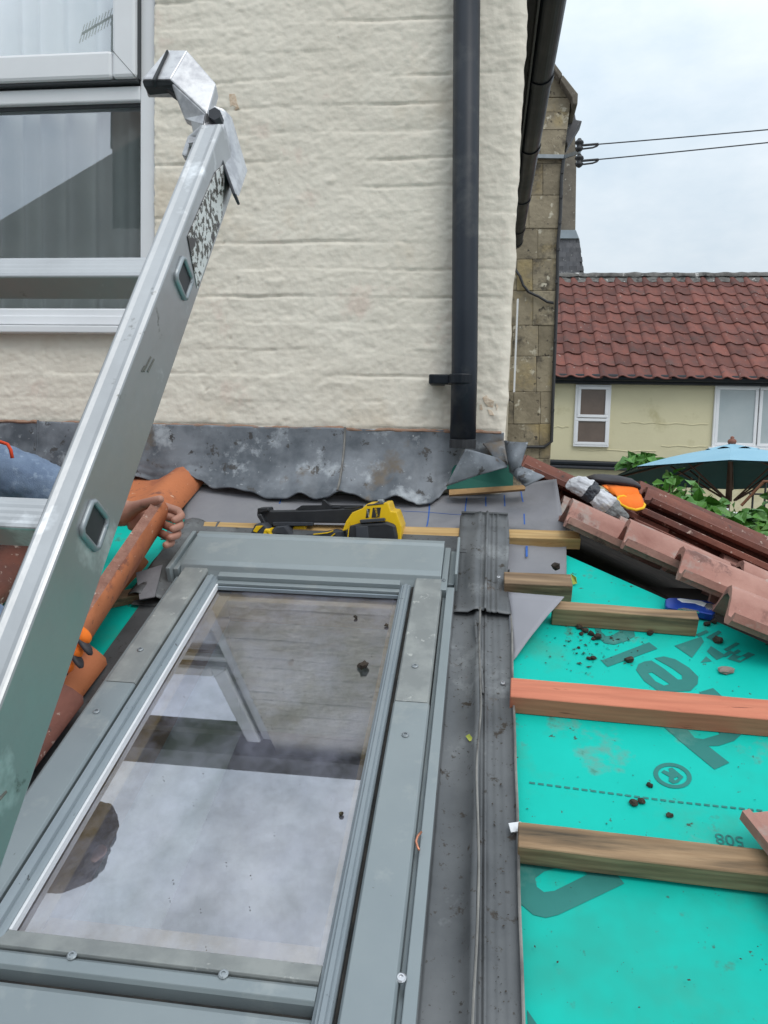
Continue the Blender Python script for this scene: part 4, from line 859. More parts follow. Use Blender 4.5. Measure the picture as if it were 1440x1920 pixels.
# bare left hand gripping the upper end of the tile
kn = [pY(x, y, Y) for x, y, Y in ((318, 950, 1.625), (326, 966, 1.62), (324, 985, 1.61), (318, 1004, 1.60))]
J = [(pel, .11), (che, .125), (nek, .05), (hed, .085), (hed+Vector((.055, -.01, .02)), .075), (shl, .055), (elb, .042), (wri, (.026, .030)), (han, (.022, .040)),
     (shr, .055), (elr, .042), (wrr, .028), (har, .035), (pel+Vector((.02, .1, -.02)), .085), (knl, .06), (ftl, .045), (pel+Vector((.02, -.1, -.04)), .085), (knr, .06), (ftr, .045)]
Ed = [(0, 1), (1, 2), (2, 3), (3, 4), (1, 5), (5, 6), (6, 7), (7, 8), (1, 9), (9, 10), (10, 11), (11, 12), (0, 13), (13, 14), (14, 15), (0, 16), (16, 17), (17, 18)]
fing = [  # pixel chains: knuckle, middle, tip; they come round the end of the tile on to its face
    [(296, 946, 1.665), (334, 958, 1.63), (341, 968, 1.58), (322, 978, 1.555)],
    [(294, 962, 1.66), (334, 974, 1.62), (339, 986, 1.57), (318, 994, 1.545)],
    [(292, 978, 1.65), (330, 992, 1.61), (334, 1003, 1.565), (314, 1010, 1.54)],
    [(286, 992, 1.64), (318, 1008, 1.60), (322, 1018, 1.56), (306, 1024, 1.54)]]
for ch in fing:
    base = 8
    for q, (x, y, Y) in enumerate(ch):
        J.append((pY(x, y, Y), (.0105, .0100, .0092, .0080)[q])); Ed.append((base, len(J)-1)); base = len(J)-1
base = 7
for q, (x, y, Y) in enumerate(((258, 950, 1.60), (284, 941, 1.575), (306, 934, 1.565))):
    J.append((pY(x, y, Y), (.015, .0115, .0088)[q])); Ed.append((base, len(J)-1)); base = len(J)-1
for p_, r_, b_ in ((hed+Vector((.115, -.02, -.005)), .018, 4), (hed+Vector((.135, -.022, -.03)), .013, None)):
    J.append((p_, r_)); Ed.append((len(J)-2 if b_ is None else b_, len(J)-1))
for sy in (-1, 1): J.append((hed+Vector((.0, sy*.092, -.01)), .018)); Ed.append((3, len(J)-1))
body = skin_body('body', m_skin, worker, J, Ed)
hb = link(lumpy(None, .118, 3.3, (1.08, .95, 1.0)), 'hair', worker); hb.data.materials.append(m_hair); hb.location = hed+Vector((.012, 0, .035))-worker.location; hb.modifiers.new('sub', 'SUBSURF')
tx2 = bpy.data.textures.new('hair_tufts', 'CLOUDS'); tx2.noise_scale = .02
hb.modifiers['sub'].render_levels = 3; hb.modifiers['sub'].levels = 2
dm2 = hb.modifiers.new('tufts', 'DISPLACE'); dm2.texture = tx2; dm2.strength = .014
slv = pY(150, 938, 1.585)
hd = skin_body('hoodie', m_hood, worker, [(pel+Vector((0, 0, .03)), .15), (che, .165), (nek-Vector((.03, 0, .02)), .10), (shl, .085), (elb, .072), (pY(60, 900, 1.55), .062), (slv, .047), (pY(185, 952, 1.592), .036), (shr, .085), (elr, .066), (wrr, .044)],
               [(0, 1), (1, 2), (1, 3), (3, 4), (4, 5), (5, 6), (6, 7), (1, 8), (8, 9), (9, 10)], sub=4)
tx = bpy.data.textures.new('cloth_wrinkles', 'CLOUDS'); tx.noise_scale = .035
dm = hd.modifiers.new('wrinkle', 'DISPLACE'); dm.texture = tx; dm.strength = .014; dm.mid_level = .5
skin_body('trousers', m_jean, worker, [(pel, .15), (pel+Vector((.02, .1, -.02)), .115), (knl, .075), (ftl+Vector((.08, 0, .01)), .06), (pel+Vector((.02, -.1, -.04)), .115), (knr, .075), (ftr+Vector((.08, 0, .01)), .06)], [(0, 1), (1, 2), (2, 3), (0, 4), (4, 5), (5, 6)])
for f in (ftl, ftr): MB().box(f+Vector((-.09, 0, 0)), Vector((.1, 0, 0)), Vector((0, .045, 0)), Vector((0, 0, .05))).build('boot', m_boot, worker, bevel=.03)
MB().tube([pY(-20, 824, 1.43), pY(2, 829, 1.43), pY(14, 833, 1.43), pY(20, 843, 1.43), pY(23, 859, 1.43)], .0035, 8).build('drawstring', mat('orange_cord', (.75, .07, .02), rough=.8), worker, smooth=True)
# orange gloved right hand on the lower end
gl = []
for (x0, y0, x1, y1, x2, y2, r) in ((112, 1180, 152, 1186, 168, 1207, .0140), (100, 1210, 140, 1216, 152, 1232, .0135), (92, 1240, 124, 1246, 134, 1258, .0130), (88, 1262, 112, 1268, 118, 1276, .012)):
    gl.append([(pY(x0, y0, 1.21), r), (pY(x1, y1, 1.20), r), (pY(x2, y2, 1.195), r*.85)])
J = [(wrr, .036), (har-Vector((.03, 0, 0)), (.03, .05))]; Ed = [(0, 1)]
for ch in gl:
    b_ = 1
    for p, r in ch: J.append((p, r)); Ed.append((b_, len(J)-1)); b_ = len(J)-1
J += [(pY(60, 1165, 1.2), .017), (pY(100, 1150, 1.2), .014)]; Ed += [(1, len(J)-2), (len(J)-2, len(J)-1)]
skin_body('glove', m_orange, worker, J, Ed)
for ch in gl[:2]:
    p = ch[2][0]; q = ch[1][0]; dn = Vector((.002, -.004, -.011))
    loft([(q+dn+(p-q)*t_, Vector((0, .011*s_, 0)), Vector((0, 0, .008*s_))) for t_, s_ in ((-.4, .6), (0, 1), (.6, 1.05), (1.0, .9), (1.25, .4))], 12).build('glove_palm', m_blackglove, worker, smooth=True)

# the tile being held
ht = tile_mesh('held_tile', .46, .20, 1, .019, m_tile_new, seed=9, nu=14, wear=.006); ht.materials.append(m_tile_edge)
A = pY(322, 944, 1.60); B = pY(140, 1222, 1.20)
axis = (A-B); vdir = Vector((-.42, .10, -.90))
hto = put(ht, 'clay_tile', B, axis, vdir, 'bright terracotta tile held up in the bare hand beside the ladder', 'tile')
vv = ht.vertices
for p in ht.polygons:      # rough broken long edge and end
    if all(vv[i].co.y < .02 for i in p.vertices) or abs(p.normal.x) > .8: p.material_index = 1
for p in ht.polygons: p.material_index = 1 if all(vv[i].co.y < .004 for i in p.vertices) or abs(p.normal.x) > .8 else 0

# ================================================================ SMALL THINGS ON THE ROOF
zb_ = lambda x, y: (1020+x/3.43, 860+y/3.43)
bd = thing('wrapped_glove', pY(1120, 960, 2.02), 'white cloth bundle with a black band and grey end on the tiles', 'work glove')
def axis_loft(pts, Y0, Y1, squash, mt, nm, parent, seed, wr=.22):
    rg = []; n = len(pts); 
    for i, (x, y, hw) in enumerate(pts):
        Y = Y0+(Y1-Y0)*i/(n-1); c = pY(*zb_(x, y), Y); a = Vector((.62, 0, .78))*hw; b = Vector((0, 1, 0))*hw*squash
        rg.append((c, a, b))
    o = loft(rg, 22, wr, seed).build(nm, mt, parent, smooth=True)
    sb = o.modifiers.new('sub', 'SUBSURF'); sb.levels = 2; sb.render_levels = 3
    dd = o.modifiers.new('creases', 'DISPLACE'); dd.texture = CRE; dd.strength = .011; dd.mid_level = .5; dd.texture_coords = 'GLOBAL'
    return o
CRE = bpy.data.textures.new('creases', 'CLOUDS'); CRE.noise_scale = .016; CRE.noise_depth = 3
K = 1/3.43/1426*2.02
axis_loft([(150, 150, 25*K), (170, 152, 48*K), (215, 165, 62*K), (270, 190, 62*K), (300, 215, 58*K)], 2.05, 2.02, .9, m_cloth, 'cloth_body', bd, 1)
axis_loft([(262, 188, 66*K), (285, 205, 68*K), (315, 228, 66*K), (330, 240, 64*K)], 2.03, 2.015, .92, m_tape, 'black_band', bd, 2, .08)
axis_loft([(310, 226, 60*K), (350, 255, 64*K), (400, 290, 66*K), (430, 315, 60*K)], 2.02, 2.0, .9, m_cloth, 'cloth_body', bd, 3)
axis_loft([(400, 295, 62*K), (440, 325, 60*K), (480, 350, 46*K), (520, 372, 24*K), (540, 382, 6*K)], 2.005, 1.985, .8, m_greybag, 'grey_end', bd, 4)
og = thing('work_glove', pY(1180, 950, 2.06), 'orange work glove with yellow cuff and black palm on the tiles', 'work glove')
def P3(x, y, Y): return pY(*zb_(x, y), Y)
rim = [P3(x, y, Y) for x, y, Y in ((470, 262, 2.04), (482, 245, 2.05), (510, 240, 2.06), (545, 258, 2.065), (590, 270, 2.07), (630, 278, 2.06), (648, 298, 2.04), (638, 318, 2.02), (590, 330, 2.0), (540, 318, 2.0), (495, 295, 2.02))]
mid = [P3(x, y, Y) for x, y, Y in ((425, 215, 2.07), (450, 195, 2.09), (490, 190, 2.10), (530, 190, 2.11), (570, 192, 2.11), (605, 205, 2.10), (622, 235, 2.08), (600, 260, 2.06), (560, 262, 2.05), (500, 250, 2.05), (455, 240, 2.06))]
nar = [P3(x, y, Y) for x, y, Y in ((372, 172, 2.11), (400, 165, 2.13), (450, 165, 2.14), (500, 168, 2.15), (545, 170, 2.15), (590, 175, 2.15), (600, 190, 2.14), (570, 200, 2.12), (520, 205, 2.11), (450, 200, 2.10), (395, 188, 2.10))]
n = 11
MB().add(rim+mid+nar, [(k*n+i, k*n+(i+1) % n, (k+1)*n+(i+1) % n, (k+1)*n+i) for k in range(2) for i in range(n)]+[tuple(range(2*n, 3*n))]).build('cuff', mat('orange_glove_cuff', (.92, .20, .008), (.84, .16, .008), 14, rough=.8, bump=.2, bscale=200, bdist=.002), og, smooth=True, solid=.003)
MB().tube(rim+rim[:2], .0035, 8).build('cuff_trim', mat('yellow_trim', (.85, .50, .012), rough=.8), og, smooth=True)
loft([(P3(x, y, Y), Vector((0, .0, .5))*h, Vector((0, .05, 0))) for x, y, Y, h in ((600, 180, 2.16, .02), (560, 165, 2.17, .032), (470, 148, 2.18, .036), (380, 140, 2.18, .034), (320, 130, 2.18, .026), (285, 125, 2.18, .010))], 16, .1, 3).build('glove_palm', m_blackglove, og, smooth=True)
# folding knife
kf = thing('folding_knife', pR(1295, 1140, MEM), 'blue and silver folding utility knife beside the batten end', 'knife')
zk = lambda pts, h: [pR(1020+x/3.43, 860+y/3.43, h) for x, y in pts]
MB().prism(zk([(780, 905), (800, 893), (870, 893), (960, 902), (1050, 912), (1095, 930), (1106, 955), (1104, 985), (1085, 1002), (1000, 985), (870, 968), (800, 960), (782, 945)], MEM+.020), -NR*.016).build('handle', m_blueknife, kf, bevel=.004, seg=3)
MB().prism(zk([(855, 900), (880, 897), (1010, 914), (1050, 930), (1030, 950), (1000, 940), (970, 928), (890, 922)], MEM+.0212), -NR*.003).build('inlay', m_clip, kf, bevel=.001)
MB().prism(zk(ell(1068, 948, 32, 20, .2, 20), MEM+.023), -NR*.004).build('pivot', m_steel, kf, bevel=.001)
MB().prism(zk([(860, 964), (900, 958), (985, 975), (1000, 985), (930, 976)], MEM+.0215), -NR*.004).build('blade', m_steel, kf)
# copper wire, clip, leaf scraps
cw = MB().tube([pR(790, 1560, -.001), pR(783, 1568, .0006), pR(780, 1578, .0006), pR(783, 1588, .0006), pR(786, 1594, .0006)], .0017, 8).build('copper_wire', m_copper, smooth=True); tag(cw, 'short bent copper wire offcut on the grey window cover', 'wire')
cl = MB().prism([pR(x, y, MEM+.021) for x, y in ((953, 1543), (975, 1540), (982, 1558), (958, 1560))], -NR*.002).prism([pR(x, y, MEM+.0212) for x, y in ((975, 1540), (978, 1541), (985, 1560), (982, 1558))], -NR*.014).build('plastic_clip', m_clip, bevel=.0006); tag(cl, 'small white clip over the flashing edge at the lowest batten', 'clip')
def leaf_at(pts, nm, lab, mt):
    o = MB().add(pts, [(0, 1, 2), (0, 2, 3)]).build(nm, mt, solid=.0008); return tag(o, lab, 'leaf')
mlf = mat('yellow_green_scrap', (.42, .42, .05), (.30, .36, .06), 60, rough=.7)
leaf_at([pR(873, 1380, MEM+.016), pR(880, 1376, MEM+.02), pR(889, 1388, MEM+.016), pR(880, 1390, MEM+.014)], 'leaf_scrap', 'tiny yellow-green leaf scrap on the dark flashing', mlf)
leaf_at([pR(1070, 1075, MEM+.01), pR(1080, 1082, MEM+.016), pR(1082, 1094, MEM+.006), pR(1074, 1096, MEM+.004)], 'leaf_scrap', 'small yellow-green sprig beside the short batten stub', mlf)
# soil
clods = [(1043, 1065, 11, 'round dark soil clod on top of the short batten stub'), (1086, 1178, 8, None), (1097, 1184, 9, None), (1108, 1190, 8, None), (1120, 1197, 11, None), (1090, 1190, 6, None), (1113, 1199, 6, None), (1085, 1215, 4, None), (1104, 1236, 6, None), (1112, 1235, 7, None), (1180, 1240, 11, 'dark soil clod on the printed bar of the membrane'), (1219, 1189, 8, 'dark soil clod below the middle batten'), (1345, 1203, 11, 'brown lump on the small print near the right edge'), (1218, 1474, 7, 'dark crumb below the circled mark'), (1188, 1507, 10, None), (1202, 1504, 9, None), (1255, 1530, 8, None), (681, 1251, 14, 'dark mossy clod on the roof window glass'), (640, 1527, 6, 'small brown crumb low on the roof window glass'), (725, 1173, 5, 'small dark crumb high on the glass at its right edge'), (667, 1158, 5, 'small dark crumb nearest the top of the roof window glass'), (1338, 1168, 7, None), (1325, 1172, 8, None), (1318, 1160, 7, None), (1160, 1172, 7, None), (1205, 1175, 7, None), (1130, 1172, 6, None)]
for i, (px, py, r, lab) in enumerate(clods):
    h = MEM if px > 960 else -.022
    if i == 0: h = MEM+.04
    P = pR(px, py, h); rad = r/1426*P.length*.75
    o = link(lumpy(P, rad, i*3.1), 'soil_clod'); o.data.materials.append(m_soil); o.location = P+NR*rad*.45; o.rotation_euler = (T, 0, i)
    tag(o, lab or ('dark soil crumb scattered on the green membrane' if px > 960 else 'small dark crumb near the top of the roof window glass'), 'soil', 'scattered soil clods')
ch_ = link(lumpy(None, .012, 77, (1.5, .8, .4)), 'mortar_chip'); ch_.data.materials.append(m_chip); ch_.location = pR(1362, 1257, MEM+.004); ch_.rotation_euler = (T, 0, .4); tag(ch_, 'pinkish grey mortar chip on the membrane at the right', 'chip')
mb = MB()
def crumb(P, r):
    a = [P+Vector((random.gauss(0, r), random.gauss(0, r), abs(random.gauss(0, r*.7)))) for _ in range(5)]
    mb.add(a, [(0, 1, 2), (0, 2, 3), (1, 2, 4), (2, 3, 4), (0, 1, 4), (0, 3, 4)])
for k in range(420):
    t_ = random.random()
    if t_ < .30: px, py, h = random.gauss(1110, 45), random.gauss(1205, 28), MEM+.0011
    elif t_ < .45: px, py, h = random.uniform(980, 1430), random.uniform(1190, 1900), MEM+.001
    elif t_ < .62: px, py, h = random.gauss(870, 22), random.uniform(1170, 1330), MEM+.011
    elif t_ < .72: px, py, h = random.gauss(930, 12), random.uniform(1250, 1900), MEM+.012
    elif t_ < .80: px, py, h = random.gauss(1330, 30), random.gauss(1160, 8), MEM+.001
    elif t_ < .88: px, py, h = 728-(random.uniform(1320, 1880)-1310)*.205, 0, -.012
    else: px, py, h = random.uniform(250, 700), random.uniform(1130, 1780), -.021
    if t_ >= .80 and t_ < .88: y_ = random.uniform(1320, 1880); px, py = 735-(y_-1310)*.213+random.gauss(0, 2), y_
    if h == -.021 and px < 405-.6*(py-1090)+20: continue
    crumb(pR(px, py, h), random.choice((.0008, .001, .0015, .0026) if h == MEM+.0011 else ((.0006, .0008, .0012) if h != -.021 else (.0005, .0008, .0011))))
lo_ = mb.build('loose_soil', m_soil); tag(lo_, 'loose dark soil crumbs scattered over membrane, flashing and window', 'soil', kind='stuff')

# ================================================================ BACKGROUND
# stone gable
YS = 7.6
sg = thing('stone_gable', (pY(1000, 860, YS).x, YS, -3.3), 'tall lichened stone gable wall behind the cream house corner', 'building')
def edge_x(y): 
    pts = [(100, 1072), (183, 1071), (248, 1063), (296, 1057), (367, 1052), (540, 1045), (700, 1040), (860, 1032), (1000, 1026)]
    for (a, xa), (b, xb) in zip(pts, pts[1:]):
        if a <= y <= b: return xa+(xb-xa)*(y-a)/(b-a)
    return 1026
rows = [183, 210, 243, 294, 306, 366, 428, 486, 545, 610, 668, 735, 795, 860, 950]
MB().prism([pY(900, 1500, YS+.06), pY(900, 20, YS+.06), pY(1034, 122, YS+.06), pY(1069, 180, YS+.06), pY(1055, 300, YS+.06), pY(1043, 540, YS+.06), pY(1029, 870, YS+.06), pY(1020, 1500, YS+.06)], (0, .5, 0)).build('wall_core', m_stone, sg)
for i, (y0, y1) in enumerate(zip(rows, rows[1:])):
    xs = [900, 950+random.uniform(-12, 12)+(18 if i % 2 else -6), 1005+random.uniform(-14, 14)]; 
    for j in range(3):
        def q(k, y): return (xs[k] if k < 3 else edge_x(y))
        g_ = .14; pr = [(q(j, y0)+g_, y0+g_), (q(j+1, y0)-g_, y0+g_), (q(j+1, y1)-g_, y1-g_), (q(j, y1)+g_, y1-g_)]
        slab(pr, YS-.012*random.random(), .1, 'stone_block', m_stone, sg, .006)
slab([(900, 40), (1010, 40), (1034, 128), (1068, 182), (900, 182)], YS+.004, .08, 'stone_block', m_stone, sg, .006)
slab([(1004, 62), (1030, 100), (1060, 150), (1062, 163), (1010, 90)], YS-.06, .5, 'coping_stone', m_coping, sg, .012)
slab([(1034, 112), (1038, 115), (1055, 138), (1050, 148), (1034, 124)], YS-.10, .55, 'coping_stone', m_coping, sg, .012)
slab([(1055.5, 139), (1084, 175), (1083, 196), (1074, 196), (1073, 184), (1050.5, 149)], YS-.11, .56, 'coping_stone', m_coping, sg, .012)
slab([(1066, 206), (1078, 212), (1080, 224), (1092, 226), (1080, 246), (1064, 274), (1060, 262)], YS+.3, .2, 'gutter_bracket', m_slate, sg, .01)
cbl = MB().tube([pY(x, y, YS-.03) for x, y in ((1057, 296), (1053, 330), (1051, 400), (1046, 460), (1045, 540), (1041, 640), (1037, 740), (1034, 828), (1020, 838), (985, 838))], .016, 8).build('cable', m_cable, sg)
for x, y in ((1053, 326), (1051.5, 372), (1049, 420), (1046, 470), (1043, 530), (1040, 640), (1036, 770)): MB().bb(pY(x-2.4, y, YS).x, pY(x+2.6, y, YS).x, YS-.055, YS-.008, pY(x, y+2.4, YS).z, pY(x, y-2.4, YS).z).build('cable_clip', m_cable, cbl)
MB().tube([pY(x, y, YS-.04) for x, y in ((966, 505), (975, 518), (981, 535), (992, 548), (1010, 556), (1026, 566), (1038, 568))], .013, 8).build('cable', m_cable, sg, smooth=True)
MB().prism([pY(x, y, YS-.02) for x, y in ((1000, 291), (1057, 292), (1057, 299), (1000, 298))], (0, -.03, 0)).prism([pY(1057, 292, YS-.02), pY(1086, 282, YS-.5), pY(1086, 289, YS-.5), pY(1057, 299, YS-.02)], (0, -.02, -.0)).build('wire_bracket', m_galv, sg)
MB().tube([pY(1086, 266, YS-.5), pY(1087, 312, YS-.5)], .012, 8).build('wire_bracket', m_galv, sg)
wires = []
for (x, y, xe, ye, lab) in ((1086, 273, 1460, 237, 'upper overhead wire stretching from the stone gable to the right'), (1086, 302, 1460, 261, 'lower overhead wire stretching from the stone gable to the right')):
    c = pY(x, y, YS-.5); up_ = Vector((0, 0, 1))
    loft([(c+up_*h, Vector((r, 0, 0)), Vector((0, r, 0))) for h, r in ((-.055, .012), (-.04, .03), (-.02, .036), (-.012, .022), (.008, .024), (.02, .040), (.035, .036), (.045, .022), (.06, .014))], 14).build('insulator', m_cable, sg, smooth=True)
    e = pY(xe, ye, YS-.5); far = c+(e-c)*6
    pts = [c.lerp(far, (t_/30)**1.3)+Vector((0, 0, -.5*(t_/30)*(1-t_/30)*.2)) for t_ in range(31)]
    w_ = thing('overhead_wire', c, lab, 'wire'); MB().tube(pts, .0055, 6).build('conductor', m_cable, w_)
    MB().tube([c+Vector((.02, 0, -.03)), pY(x+25, y+4, YS-.5), pY(x+33, y+1, YS-.5), pY(x+36, y-2.2, YS-.5)], .008, 6).build('wire_tail', m_cable, w_)
    MB().tube([c, pY(x+36, y-3, YS-.5)], .011, 6).build('wire_grip', m_cable, w_)
# slate building behind
sb_ = thing('slate_roof_building', (pY(1070, 700, 15.6).x, 15.6, -3.3), 'narrow grey stack with slate roof foot behind the stone gable', 'building')
slab([(1040, 205), (1076, 205), (1081, 300), (1079, 436), (1040, 436)], 15.6, .8, 'stack', m_coping, sb_, .02)
slab([(1040, 431), (1080, 431), (1086, 447), (1040, 447)], 15.5, .09, 'lead_band', m_leadroll, sb_, .01)
slab([(1040, 447), (1085, 447), (1099, 540), (1040, 540)], 15.56, .8, 'roof_core', m_slate, sb_, 0)
for r in range(8):
    y0 = 447+r*8.6; y1 = y0+9; xr = 1085+(y0-447)*.15
    for c in range(4):
        x0 = 1042+(c-.5*(r % 2))*13; x1 = min(x0+12.7, xr+1.2)
        if x1 > x0+2: slab([(x0, y0), (x1, y0), (x1+1.2 if x1 > xr else x1, y1), (x0, y1)], 15.54-.004*r, .02, 'slate', m_slate, sb_, 0)
# yellow house -----------------------------------------------------------
YF = 12.0
yh = thing('yellow_house', (pY(1240, 860, YF).x, YF, -3.3), 'pale yellow rendered house with red pantile roof and white windows', 'house')
xl = pY(1000, 800, YF).x; xr = xl+7.5
ze_ = pY(1240, 712, YF).z
MB().bb(xl, xr, YF, YF+5, -3.3, ze_+.12).build('wall', m_yellow, yh)
RPc = R_(38); RU = Vector((0, math.cos(RPc), math.sin(RPc))); RN = Vector((0, -math.sin(RPc), math.cos(RPc)))
e0 = Vector((xl-.1, YF-.22, ze_-.02))
# slope length so that the ridge shows at its height in the picture
def topy(Ls): 
    P = e0+RU*Ls+Vector((pY(1240, 520, YF+2).x-xl, 0, 0)); c = Vector((P @ RT, P @ UP, P @ FW)); return 960-FPX*c.y/c.z
Ls = 1.0
while topy(Ls) > 524 and Ls < 6: Ls += .01
rf = MB().prism([e0, e0+RU*Ls, e0+RU*Ls+Vector((0, .4, -.1)), e0+Vector((0, .5, -.05))], (7.6, 0, 0)).build('roof', m_roofdark, yh)
NROW, TW = 10, .246; EXP = Ls/NROW
def pan_mesh():
    Lt = EXP*1.16; prof = [(0, .016), (.02, .005), (.055, 0), (.10, .002), (.14, .012), (.175, .030), (.205, .042), (.23, .040), (.255, .026), (.268, .010)]; n = len(prof); vs = []
    for x, lift in ((0, .022), (Lt*.5, .013), (Lt, .002)):
        vs += [(x, y, z+lift+.014) for y, z in prof]+[(x, y, z+lift) for y, z in prof]
    fs = []; m_ = 2*n
    for i in range(2):
        for j in range(n-1): a = i*m_+j; fs += [(a, a+1, a+m_+1, a+m_), (a+n+m_, a+n+m_+1, a+n+1, a+n)]
        fs += [(i*m_, i*m_+m_, i*m_+m_+n, i*m_+n), (i*m_+2*n-1, i*m_+m_+2*n-1, i*m_+m_+n-1, i*m_+n-1)]
    for j in range(n-1): fs.append((j, j+n, j+n+1, j+1))
    me = bpy.data.meshes.new('pantile'); me.from_pydata(vs, [], fs); me.update(); me.materials.append(m_pan)
    b = bmesh.new(); b.from_mesh(me); bmesh.ops.recalc_face_normals(b, faces=b.faces); b.to_mesh(me); b.free()
    for p in me.polygons: p.use_smooth = True
    return me
pm = pan_mesh()
for r in range(NROW):
    for c in range(20):
        P = e0+RU*(EXP*r-.03+random.uniform(-.012, .012))+Vector((.32+TW*c+random.uniform(-.01, .01), 0, 0))+RN*(.004+random.uniform(0, .008))
        put(pm, 'pantile', P, RU+Vector((random.uniform(-.02, .02), 0, 0)), Vector((-1, 0, 0)), parent=rf)
P0 = e0+RU*(Ls+.02)+RN*.02
def ridge(u, v):
    a = math.pi*v; x = 7.6*u; w = .11+.012*noise.noise(Vector((x*4, v*3, 0)))
    return P0+Vector((x, w*math.cos(a)*-1, w*math.sin(a)*.8+.02*noise.noise(Vector((x*6, v*2, 3)))))
MB().grid(ridge, 160, 10).build('ridge', m_ridge, rf, smooth=True)
def rm(u, v): x = 7.6*u; return e0+RU*(Ls-.20*v-.06*v*noise.noise(Vector((x*4, 0, 0))))+Vector((x, 0, 0))+RN*(.075+.02*noise.noise(Vector((x*7, v*4, 1)))-.03*v)
MB().grid(rm, 160, 5).build('ridge_mortar', m_ridge, rf, smooth=True)
mb = MB(); zt_ = pY(1240, 702, YF-.2).z; zb2 = pY(1240, 720, YF-.2).z
mb.bb(xl-.1, xr, YF-.14, YF-.02, zb2, zt_-.03); gtr = mb.build('gutter_board', m_black, yh)
MB().tube([Vector((xl-.1, YF-.20, zt_-.055)), Vector((xr, YF-.20, zt_-.055))], .05, 12).build('gutter', m_black, yh)
def fwin(px0, py0, px1, py1, panes, glassm, sill=True, fr_=.055):
    a = pY(px0, py1, YF); b = pY(px1, py0, YF); x0, x1, z0, z1 = a.x, b.x, a.z, b.z
    mb = MB(); mb.bb(x0, x1, YF-.045, YF+.02, z1-fr_, z1); mb.bb(x0, x1, YF-.045, YF+.02, z0, z0+fr_); mb.bb(x0, x0+fr_, YF-.0452, YF+.02, z0+fr_, z1-fr_); mb.bb(x1-fr_, x1, YF-.0452, YF+.02, z0+fr_, z1-fr_)
    w_ = mb.build('window', m_upvc, yh, bevel=.006)
    for (u0, v0, u1, v1, sash) in panes:
        X0, X1, Z0, Z1 = x0+(x1-x0)*u0, x0+(x1-x0)*u1, z0+(z1-z0)*v0, z0+(z1-z0)*v1; f = .045
        m2 = MB(); pr_ = .06 if sash else .05
        m2.bb(X0, X1, YF-pr_, YF-.005, Z1-f, Z1); m2.bb(X0, X1, YF-pr_, YF-.005, Z0, Z0+f); m2.bb(X0, X0+f, YF-pr_-.0003, YF-.005, Z0+f, Z1-f); m2.bb(X1-f, X1, YF-pr_-.0003, YF-.005, Z0+f, Z1-f)
        m2.build('sash', m_upvc, w_, bevel=.006)
        MB().bb(X0+f*.8, X1-f*.8, YF-.03, YF-.022, Z0+f*.8, Z1-f*.8).build('pane', glassm, w_)
    if sill: MB().bb(x0-.06, x1+.06, YF-.12, YF-.046, z0-.04, z0+.015).build('sill', m_upvc, w_, bevel=.006)
    return w_
fwin(1074, 722, 1146, 837, [(.07, .47, .93, .97, True), (.03, .03, .97, .46, False)], m_blind, sill=False)
fwin(1333, 724, 1520, 840, [(.02, .04, .46, .97, False), (.47, .04, .98, .97, True)], m_glassfar)
MB().tube([pY(1010, 866, YF-.08), pY(1300, 876, YF-.08)], .045, 10).build('waste_pipe', m_black, yh)
MB().tube([pY(1010, 873, YF-.08), pY(1300, 884, YF-.08)], .03, 10).build('waste_pipe', m_gunrub, yh)
for (y, x0, x1) in ((800, 1033, 1066), (792, 1165, 1230), (794, 1235, 1328), (843, 1085, 1230), (836, 1240, 1325)):
    MB().tube([pY(x0+(x1-x0)*t_/6, y+1.5*math.sin(t_*2)+.026*(x1-x0)*t_/6, YF) for t_ in range(7)], .009, 5).build('render_crack', m_yellow, yh)
# parasol ---------------------------------------------------------------
YU = 8.2
ctr = pY(1372, 838, YU)
us = thing('parasol', (ctr.x, YU, -3.3), 'pale blue garden parasol with dark green underside beyond the hedge', 'parasol')
UR = 1.17; tilt = Matrix.Rotation(R_(-8.5), 3, 'X')
def up(a, r, z): return ctr+Vector((0, 0, 0))+tilt @ Vector((r*math.cos(a), r*math.sin(a), z))
NS = 8; ph0 = R_(-90-22+4)
vsT = [up(0, 0, 0)]; fsT = []
for k in range(NS):
    a = ph0+2*math.pi*k/NS
    for q in range(1, 7): t_ = q/6; vsT.append(up(a, UR*t_, -.30*t_*t_*.35-.30*t_*.65))
for k in range(NS):
    b0_, b1_ = 1+k*6, 1+((k+1) % NS)*6; fsT.append((0, b0_, b1_))
    for q in range(5): fsT.append((b0_+q, b0_+q+1, b1_+q+1, b1_+q))
can = MB().add(vsT, fsT).build('canopy', m_brolly, us)
MB().add([v-Vector((0, 0, .012)) for v in vsT], fsT).build('canopy_lining', m_brolly_in, us)
vc = []; 
MB().grid(lambda u, v: up(2*math.pi*u, .02+.24*v, .030-.075*v+.012*v*math.sin(u*2*math.pi*8)), 64, 5).build('vent_cap', m_brolly, us, smooth=True)
loft([(ctr+Vector((0, 0, h)), Vector((r, 0, 0)), Vector((0, r, 0))) for h, r in ((.0, .015), (.03, .035), (.05, .045), (.07, .04), (.085, .018), (.10, .02), (.11, .006))], 12).build('finial', mat('red_brown_finial', (.22, .08, .05), rough=.6), us, smooth=True)
MB().tube([ctr+Vector((0, 0, -.0)), ctr+Vector((.0, .05, -1.2)), Vector((ctr.x+.02, YU+.1, -3.3))], .026, 12).build('pole', m_woodpole, us)
for k in range(NS):
    a = ph0+2*math.pi*k/NS; MB().tube([up(a, .05, -.03), up(a, UR*.55, -.18), up(a, UR*.98, -.315)], .012, 6).build('rib', m_woodpole, us)
    MB().tube([up(a, .04, -.55), up(a, UR*.5, -.19)], .010, 6).build('strut', m_woodpole, us)
